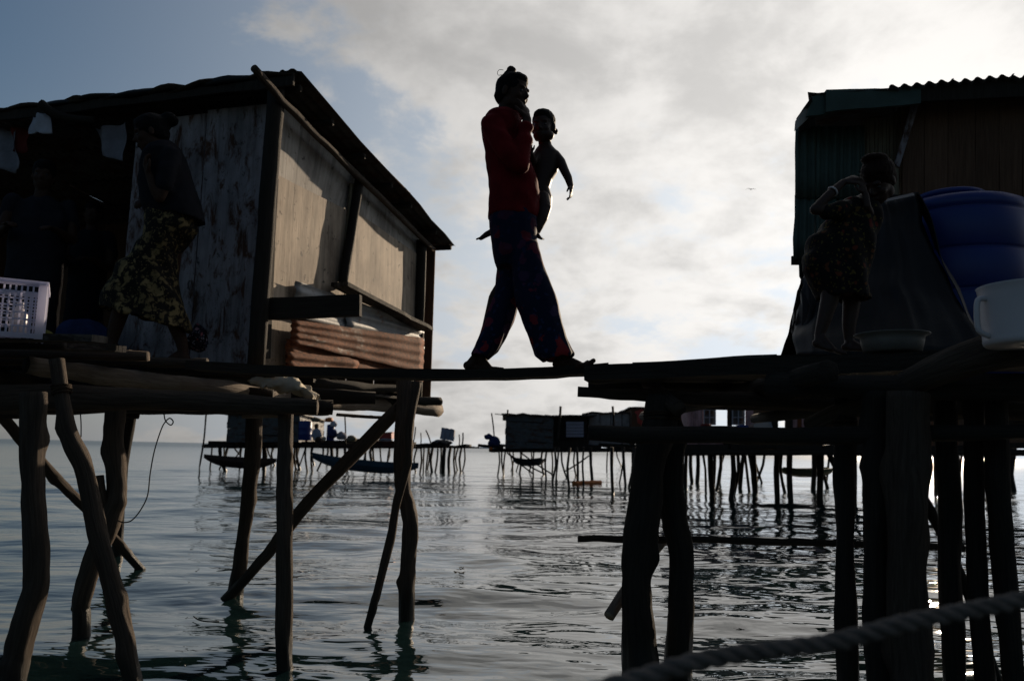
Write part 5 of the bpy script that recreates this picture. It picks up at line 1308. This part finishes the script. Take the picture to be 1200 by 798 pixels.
def shack(label, px0, px1, pyt, pyb, Y, depth, mat, boards, horizontal=True, roofmat='roof_tin', slope=(0, 0), group='huts across the water', roof_over=.12, door=None, open_back=False):
    a = P(px0, pyb, Y); b_ = P(px1, pyb, Y); zl = P(px0, pyt, Y).z; zr = P(px1, pyt + slope[1], Y).z
    t = thing('stilt_house', label, 'hut', (a.x, Y, a.z), group)
    tl = Vector((a.x, Y, zl)); trr = Vector((b_.x, Y, zr)); D = Vector((0, depth, 0))
    def wall(p, q, q2, p2, n):
        for k in range(n):
            if horizontal: c = [p.lerp(p2, k / n), q.lerp(q2, k / n), q.lerp(q2, (k + .96) / n), p.lerp(p2, (k + .96) / n)]
            else: c = [p.lerp(q, k / n), p.lerp(q, (k + .97) / n), p2.lerp(q2, (k + .97) / n), p2.lerp(q2, k / n)]
            slab('wall_board', t, M[mat], *c, .03, nu=3, nv=1, jit=.01, edge=.02)
    wall(a, b_, trr, tl, boards); wall(b_, b_ + D, trr + D, trr, max(2, boards // 2)); wall(a + D, a, tl, tl + D, max(2, boards // 2))
    if not open_back: wall(b_ + D, a + D, tl + D, trr + D, max(2, boards // 2))
    o_ = roof_over
    slab('roof', t, M[roofmat], tl + Vector((-o_, -o_, .03)), trr + Vector((o_, -o_, .03)), trr + D + Vector((o_, o_, -.05)), tl + D + Vector((-o_, o_, -.05)), .04, nu=8, nv=3, jit=.03, edge=.04)
    return t
shack('low navy shack with ragged boards on the long platform', 265, 350, 486, 518, 26.6, 3.5, 'tin_dark', 4)
def blob_thing(name, label, cat, c, r, mat, seed=0, amp=.25, group=None):
    mb = bmesh.new(); bmesh.ops.create_icosphere(mb, subdivisions=3, radius=1)
    for v in mb.verts:
        k = 1 + amp * noise.noise(v.co * 1.7 + Vector((seed, seed, 0))) + amp * .5 * noise.noise(v.co * 4 + Vector((0, seed, 1)))
        v.co = Vector((v.co.x * r[0], v.co.y * r[1], max(-.75, v.co.z) * r[2])) * k + Vector(c)
    me = bpy.data.meshes.new(name); mb.to_mesh(me); mb.free()
    return tag(link_mesh(name, me, mat, None, smooth=True), label, cat, group)
def drum_thing(label, x, y0, y1, wpx, Y, mat, cat='drum', group=None, name='drum'):
    c = P(x, y1, Y); h = P(x, y0, Y).z - c.z; r = wpx / 2 * Y / FPX
    t = thing(name, label, cat, c, group); mb = MB()
    revolve(mb, [(r * .96, 0), (r, .03 * h), (r, .30 * h), (r * 1.04, .33 * h), (r, .36 * h), (r, .63 * h), (r * 1.04, .66 * h), (r, .69 * h), (r, .95 * h), (r * .95, h)], c, 20)
    mb.build('drum_body', mat, t, smooth=True)
    mb = MB(); revolve(mb, [(r * .9, h), (r * .9, h * 1.03), (r * .2, h * 1.05)], c, 20); mb.build('lid', mat, t, smooth=True); return t
drum_thing('blue drum standing beside the navy shack', 357, 494, 516, 15, 26.3, M['blue_plastic'])
drum_thing('dark blue drum next to the white sack on the far deck', 387, 498, 516, 9, 26.3, M['blue_plastic'])
far_sit = [(371, 500, 'person sitting in pale blue clothes on the far platform', 'bag_pale')]
for (x, y, lab, mt) in far_sit:
    t = thing('person', lab, 'person', P(x, 517, 26)); b1 = Blob(); k = 26 / FPX
    q = lambda a, b__, d=0.0: P(x + a, y + b__, 26 + d)
    b1.ell(q(0, 0), (2.6 * k, 2.8 * k, 3.2 * k)); b1.chain([(q(0, 2), 1.4 * k), (q(0, 5), 3 * k), (q(0, 14), 3.6 * k), (q(5, 15, -.2), 2 * k), (q(5, 17, -.3), 1.4 * k)])
    b1.build('body', M['skin'], t, .03, smooth=1)
    b2 = Blob(); b2.chain([(q(0, 5), 3.8 * k), (q(0, 13), 4.4 * k)]); b2.chain([(q(-3, 5), 1.8 * k), (q(-5, 11, -.1), 1.6 * k)]); b2.chain([(q(3, 5), 1.8 * k), (q(5, 11, -.1), 1.6 * k)]); b2.build('shirt', M[mt], t, .03, smooth=1)
    h = Blob(); h.ell(q(0, -1, .02), (2.9 * k, 3 * k, 3 * k)); h.build('hair', M['hair'], t, .03, smooth=1)
kf = 26 / FPX
for i, (name, lab, cat, x, y, rx, rz, mt) in enumerate([
    ('laundry_heap', 'tan and orange laundry heap above the far deck', 'laundry', 386, 492, 5, 3, 'orange'), ('sack', 'white sack perched among the laundry on the far deck', 'sack', 391, 497, 4, 4, 'cloth_white'),
    ('laundry_heap', 'navy laundry heap beside the white sack', 'laundry', 389, 508, 6, 6, 'cloth_blue'), ('sack', 'small cream box-like sack on the far deck edge', 'sack', 379, 514, 3, 2.6, 'sack'),
    ('laundry_heap', 'dark heap of nets beside the central pole', 'nets', 400, 511, 6, 5, 'cloth_grey'), ('sack', 'brown and red sack near the diagonal brace', 'sack', 412, 514, 6, 4, 'wood_slat'),
    ('sack', 'grey white bundle under the red box', 'sack', 452, 515, 8, 2.5, 'bag_pale'), ('laundry_heap', 'beige cloths hung on the frame of the far deck', 'laundry', 370, 492, 6, 3, 'wood_slat'), ('float', 'round red float at the edge of the far deck', 'float', 359, 516, 1.6, 1.6, 'red_plastic')]):
    blob_thing(name, lab, cat, P(x, y, 26.2), (rx * kf, rx * kf, rz * kf), M[mt], seed=i * 3.1)
bt = thing('box', 'open red box standing on the far deck', 'box', P(450, 515, 26.2))
slab('box_side', bt, M['red_plastic'], P(443, 514, 26), P(459, 514, 26), P(459, 507, 26), P(443, 508, 26), .6, nu=2, nv=1, edge=.01)
slab('box_lid', bt, M['red_plastic'], P(442, 508, 26), P(459.5, 507, 26), P(459.5, 506, 26), P(442, 507, 26), .7, nu=2, nv=1)
bt = thing('box', 'pale blue grey box tilted on the small pole platform', 'box', P(523, 521, 26))
for k in range(3):
    x0 = 517.5 + k * 5.2; x1 = x0 + 5
    slab('box_side', bt, M['bag_pale'], P(x0 - 2, 514 + k * .9, 25.9), P(x1 - 2.2, 515 + k * .9, 25.9), P(x1 + .2, 502 + k * .8, 25.9), P(x0 + 0, 500.5 + k * .8, 25.9), .45, nu=2, nv=2, jit=.03, edge=.01)
blob_thing('net_heap', 'black heap of nets under the tilted pale box', 'nets', P(518, 519, 26), (11 * kf, .5, 4 * kf), M['tarp'], 8.8)

def boat(label, x0, x1, y_sh, hpx, Y, mat, rise=4, group='narrow boats across the water', y2=None):
    """narrow hull: bow to the left, sheer line at y_sh, hull hpx deep"""
    a = P(x0, y_sh, Y); b_ = P(x1, y2 or y_sh, Y + .8); t = thing('boat', label, 'boat', ((a.x + b_.x) / 2, Y, P(x0, y_sh + hpx, Y).z), group)
    d = b_ - a; n = 20; k = Y / FPX; mb = MB(); prof = [(-1, 1.0), (-.92, .55), (-.6, .12), (0, 0), (.6, .12), (.92, .55), (1, 1.0)]
    sdv = Vector((d.y, -d.x, 0)).normalized(); H = hpx * k; Wd = .42
    rows = []
    for i in range(n + 1):
        u = i / n; w_ = Wd * math.sin(math.pi * min(1, max(0, .04 + .92 * u))) ** .6; sh = (abs(2 * u - 1) ** 2.6) * rise * k; bot = (abs(2 * u - 1) ** 3) * H * .75
        c = a + d * u
        outer = [c + sdv * (s_ * w_) + Vector((0, 0, -H + bot + (H - bot + sh) * h_)) for s_, h_ in prof]
        inner = [c + sdv * (s_ * w_ * .88) + Vector((0, 0, -H * .9 + bot + (H * .9 - bot + sh) * h_)) for s_, h_ in prof][::-1]
        rows.append(outer + inner)
    m_ = len(rows[0])
    for r_ in rows: mb.v.extend(r_)
    for i in range(n):
        for j in range(m_): mb.face([i * m_ + j, i * m_ + (j + 1) % m_, (i + 1) * m_ + (j + 1) % m_, (i + 1) * m_ + j], [(i / n * 3, j * .1)] * 4)
    mb.face(list(range(m_))[::-1], [(0, 0)] * m_); mb.face([n * m_ + j for j in range(m_)], [(0, 0)] * m_)
    mb.build('hull', M[mat], t, smooth=False)
    for u in (.3, .5, .7):
        c = a + d * u + Vector((0, 0, -.02)); board('thwart', t, M['wood_dark'], c - sdv * Wd * .8, c + sdv * Wd * .8, .14, .03, n=1)
    return t
boat('narrow brown boat slung under the long platform', 239, 324, 533, 13, 25.5, 'boat_brown', 1, y2=538)
boat('long blue boat with raised bow slung under the platform', 366, 490, 533, 14, 25, 'boat_blue', 3, y2=545)
boat('small blue grey boat hanging beneath the dark grey hut', 603, 637, 538, 8, 28, 'boat_blue', 2)
boat('green boat moored beyond the clustered stilts', 915, 975, 549, 10, 24, 'boat_green', 2)

# middle group
pf3 = platform_far('platform with the dark grey hut, standing on thin poles over dark ripples', 580, 800, 521, 530, 27, 6,
    [(584, 583, 558, 1), (588, 590, 557, 1), (593, 590, 556, 1), (595, 601, 553, .9), (600, 599, 552, .9), (610, 609, 555, 1.3), (613, 605, 552, .8), (622, 620, 554, .9), (626, 625, 557, 1), (636, 637, 556, 1.2), (646, 647, 556, 1), (641, 640, 562, 1.2), (649, 652, 560, 1), (650, 647, 566, 1.3), (655, 651, 567, 1), (668, 667, 572, 1.5), (658, 664, 560, 1.1), (674, 675, 558, 1), (676, 677, 566, 1.6), (684, 684, 567, 1.2), (692, 694, 564, 1.8), (690, 693, 560, 1), (717, 718, 577, 2.0), (722, 728, 546, .8), (712, 711, 549, .8), (730, 733, 568, 1.7), (732, 726, 566, 1), (743, 737, 571, 1.5), (745, 740, 573, 1.1), (741, 742, 560, 1)])
for (a, b_) in [((594, 530), (625, 555)), ((596, 532), (640, 556)), ((610, 530), (648, 556)), ((662, 552), (690, 534))]:
    log('brace', pf3, M['wood_dark'], [P(*a, 27.5), P((a[0] + b_[0]) / 2, (a[1] + b_[1]) / 2 + 1, 27.5), P(*b_, 27.5)], .028, n=4, seg=5)
for (x0, y0, x1, y1, r) in [(576, 484, 579, 512, .8), (595, 480, 594, 488, 1), (657, 476, 653, 520, 1.4), (718, 476, 719, 505, 1.4), (580, 485, 598, 487, .5)]:
    log('pole', pf3, M['wood_dark'], [P(x0, y0, 26.6), P((x0 + x1) / 2 + .4, (y0 + y1) / 2, 26.6), P(x1, y1, 26.6)], r * 27 / FPX, n=5, seg=5)
shack('dark grey hut of wide horizontal sheets at the end of the platform', 592, 648, 485, 526, 26.9, 4, 'tin_dark', 5, slope=(0, 3))
shack('black hut with pale shutter beside the dark grey hut', 648, 688, 488, 524, 27.3, 3, 'wood_dark', 4, slope=(0, -1), roof_over=.3)
sh_ = thing('shutter', 'pale blue grey shutter leaning on the black hut', 'shutter', P(674, 512, 27.1))
for k in range(5):
    slab('slat', sh_, M['bag_pale'], P(663.5, 512 - k * 3.7, 27.1), P(684, 512 - k * 3.7, 27.1), P(684, 508.8 - k * 3.7, 27.1), P(663.5, 508.8 - k * 3.7, 27.1), .04, nu=2, nv=1)
shack('long low hut of pale grey metal sheets with rust patches', 690, 742, 484, 524, 28, 3, 'zinc', 4, horizontal=False, slope=(0, 0))
shack('brown hut end with red cloth above the rail', 740, 800, 478, 520, 27.5, 3, 'wood_brown', 6, horizontal=False)
o = slab('hanging_cloth', None, M['red_plastic'], P(747, 497, 27.2), P(754, 496, 27.2), P(754, 479, 27.2), P(746, 480, 27.2), .03, nu=5, nv=6, jit=.04, edge=.05); tag(o, 'bright red cloth hanging on the brown hut end', 'cloth')
for i, (lab, x, y, rx, rz, mt) in enumerate([('blue plastic bundle hanging off the platform end by the thin pole', 572.5, 512, 5, 4, 'cloth_blue'), ('dark blue bundle heaped at the end of the platform', 579, 518, 7, 7, 'cloth_blue'), ('small yellow bag hanging below the blue bundle', 575, 525.5, 2.2, 2, 'orange')]):
    blob_thing('bundle', lab, 'bundle', P(x, y, 26.5), (rx * kf, rx * kf, rz * kf), M[mt], seed=i * 5.3 + 1, group=None)
log('boom', pf3, M['wood_dark'], [P(560, 521.5, 26.5), P(575, 523, 26.5), P(590, 524, 26.5)], .05, n=5, seg=5)
o = log('floating_log', None, M['orange'], [L(672, 566, .03), L(688, 565.5, .03), L(704, 565, .03)], .06, n=8, seg=7, bump=.1); tag(o, 'orange log floating among the thin stilts', 'float')

# pink house group, nearer
Y3 = 17.0
pf4 = platform_far('broad platform under the pink house on clustered trunks', 800, 1240, 520, 534, Y3, 5,
    [(805, 803, 572, 2.4), (810, 811, 566, 2.2), (817, 817, 566, 2.6), (822, 827, 576, 1.4), (833, 835, 580, 3.4), (838, 836, 572, 2), (845, 840, 574, 2), (851, 841, 570, 1.8), (842, 843, 566, 1.5), (858, 857, 585, 3.2), (864, 860, 580, 2), (873, 867, 573, 2.6), (877, 886, 572, 2), (882, 885, 576, 3.6), (897, 886, 566, 1.6), (880, 893, 566, 1.4), (872, 878, 576, 1.6), (911, 911, 584, 3.2), (917, 920, 578, 2), (926, 927, 586, 3.4), (921, 924, 580, 1.6), (954, 953, 574, 3), (960, 961, 584, 4), (965, 970, 572, 2), (968, 985, 560, 2), (973, 968, 570, 1.3), (1002, 1002, 588, 2.4), (1010, 1012, 580, 2), (1040, 1040, 586, 3), (1095, 1097, 578, 2.2), (1121, 1125, 576, 2.4), (1128, 1122, 570, 1.6), (1160, 1158, 580, 3), (1186, 1188, 575, 3.4), (1190, 1184, 570, 2), (1215, 1213, 580, 3)])
ph = thing('stilt_house', 'pink house with white lattice windows seen beneath the dark plank platform', 'house', P(880, 520, Y3 + .6))
YP = Y3 + .6
def pw(name, x0, x1, y0, y1, mat, th=.05, n=0.0, par=ph, Y_=None, **kw):
    Y_ = YP + n if Y_ is None else Y_
    return slab(name, par, M[mat], P(x0, y1, Y_), P(x1, y1, Y_), P(x1, y0, Y_), P(x0, y0, Y_), th, **kw)
for (x0, x1, y0, y1) in [(807, 812, 440, 524), (812.2, 818, 440, 524), (818.2, 824, 440, 524), (824.2, 838.5, 499, 524), (838.7, 853, 499, 524), (853.2, 866, 499, 524), (866.2, 874, 499, 524), (824.2, 853, 440, 470), (853.2, 874, 440, 470), (874.2, 883, 440, 524)]:
    pw('wall_board', x0, x1, y0, y1, 'pink', nu=1, nv=2, edge=.004)
def lattice(x0, x1, y0, y1, nx, ny):
    f = pw('window', x0, x0 + 1.2, y0, y1, 'frame_white', th=.05, n=-.03)
    def c(nm, *a, **k): return pw(nm, *a, 'frame_white', th=.04, par=ph, **k)
    root = f
    parts = [(x1 - 1.2, x1, y0, y1), (x0 + 1.2, x1 - 1.2, y0, y0 + 1.2), (x0 + 1.2, x1 - 1.2, y1 - 1.2, y1)]
    for k in range(1, nx): xx = x0 + (x1 - x0) * k / nx; parts.append((xx - .5, xx + .5, y0 + 1.2, y1 - 1.2))
    for k in range(1, ny): yy = y0 + (y1 - y0) * k / ny; parts.append((x0 + 1.2, x1 - 1.2, yy - .5, yy + .5))
    for i, (a, b_, cc_, d) in enumerate(parts):
        Yq = YP - .03 + .004 * i
        me = slab('glazing_bar', ph, M['frame_white'], P(a, d, Yq), P(b_, d, Yq), P(b_, cc_, Yq), P(a, cc_, Yq), .035)
    pw('pane', x0 + 1.2, x1 - 1.2, y0 + 1.2, y1 - 1.2, 'tin_dark', th=.01, n=.04)
lattice(824.6, 839, 471, 498, 2, 3); lattice(858, 873, 471, 498, 2, 3)
pw('post', 853.2, 857.8, 470, 499, 'wood_dark', th=.08)
for k in range(5): pw('wall_board', 883.4 + k * 4.2, 887.4 + k * 4.2, 440, 524, 'wood_brown', nu=1, nv=1)
pw('post', 904.6, 912, 440, 524, 'wood_dark', th=.08); pw('post', 921, 929, 440, 524, 'wood_dark', th=.08); pw('door_head', 912, 921, 440, 477, 'wood_dark', th=.05); pw('door_sill', 912, 921, 501, 524, 'wood_dark', th=.05)
for k in range(6): pw('wall_board', 929.3 + k * 5.2, 934.3 + k * 5.2, 440, 524, 'rust' if k % 2 else 'pink', nu=1, nv=1)
pw('post', 960.6, 966, 440, 524, 'wood_dark', th=.08)
for k in range(18): pw('wall_board', 973 + k * 15, 987 + k * 15, 440, 522, 'wood_brown', nu=1, nv=1)
for k in range(5):
    a = P(807, 524, YP) + Vector((0, .6 * k + .06, 0)); b_ = a + Vector((0, .58, 0)); zt3 = P(807, 440, YP).z
    slab('wall_board', ph, M['pink'], b_, a, Vector((a.x, a.y, zt3)), Vector((b_.x, b_.y, zt3)), .04, nu=1, nv=1)
slab('roof', ph, M['tin_dark'], P(800, 440, YP - .3), P(1230, 440, YP - .3), P(1230, 440, YP - .3) + Vector((0, 4, .5)), P(800, 440, YP - .3) + Vector((0, 4, .5)), .04, nu=20, nv=3, jit=.02)
bx = thing('box', 'white box lying tilted on the deck of the pink house', 'box', P(893, 504, Y3 + .2))
slab('box_body', bx, M['white_box'], P(884, 504, Y3 + .2), P(905, 502, Y3 + .2), P(901.5, 492, Y3 + .2), P(883, 497.5, Y3 + .2), .3, nu=2, nv=2, edge=.01)
slab('box_end', bx, M['frame_white'], P(903.6, 501, Y3 + .18), P(905.8, 502, Y3 + .18), P(902.6, 491.5, Y3 + .18), P(900.8, 492.5, Y3 + .18), .3)
drum_thing('dark blue tub before the second lattice window', 870, 499, 519, 15, Y3 + .3, M['blue_plastic'])
k3 = Y3 / FPX
blob_thing('tarp_bundle', 'blue tarp bundle with red edge beneath the first lattice window', 'bundle', P(829, 505, Y3 + .2), (11 * k3, .25, 7 * k3), M['cloth_blue'], 2.2)
blob_thing('tarp_bundle', 'dark red cloth on top of the blue tarp bundle', 'cloth', P(827, 498.5, Y3 + .2), (6 * k3, .2, 2 * k3), M['cloth_red'], 6.2)
blob_thing('basket', 'rusty brown basket on the deck below the tilted white box', 'basket', P(900, 517, Y3 + .2), (9 * k3, .25, 4 * k3), M['wood_brown'], 4.2)
for (a, b_) in [((968, 528), (985, 562)), ((970, 530), (1000, 580))]:
    log('brace', pf4, M['wood_dark'], [P(*a, Y3 + 1), P((a[0] + b_[0]) / 2, (a[1] + b_[1]) / 2, Y3 + 1), P(*b_, Y3 + 1)], .035, n=4, seg=5)
# a low coast far out; distance haze is painted in as pale blue-grey
mb = MB(); n = 30; base = 0
for i in range(n + 1):
    u = i / n; x = 250 * (u - .5) - 130; h = 9 * math.sin(math.pi * u) ** .6 * (1 + .4 * noise.noise((u * 5, 1, 1)))
    for (dy, k) in ((0, 0), (30, 1), (60, 1), (90, 0)): mb.v.append(Vector((x * 1.0, 5000 + dy, h * k - (0 if k else 1))))
for i in range(n):
    for j in range(3): mb.face([i * 4 + j, (i + 1) * 4 + j, (i + 1) * 4 + j + 1, i * 4 + j + 1], [(0, 0)] * 4)
o = mb.build('hills', plain('hazed_coast', (.30, .36, .40), .95, .1, 1)); tag(o, kind='structure')
finish_blobs()
build_water()
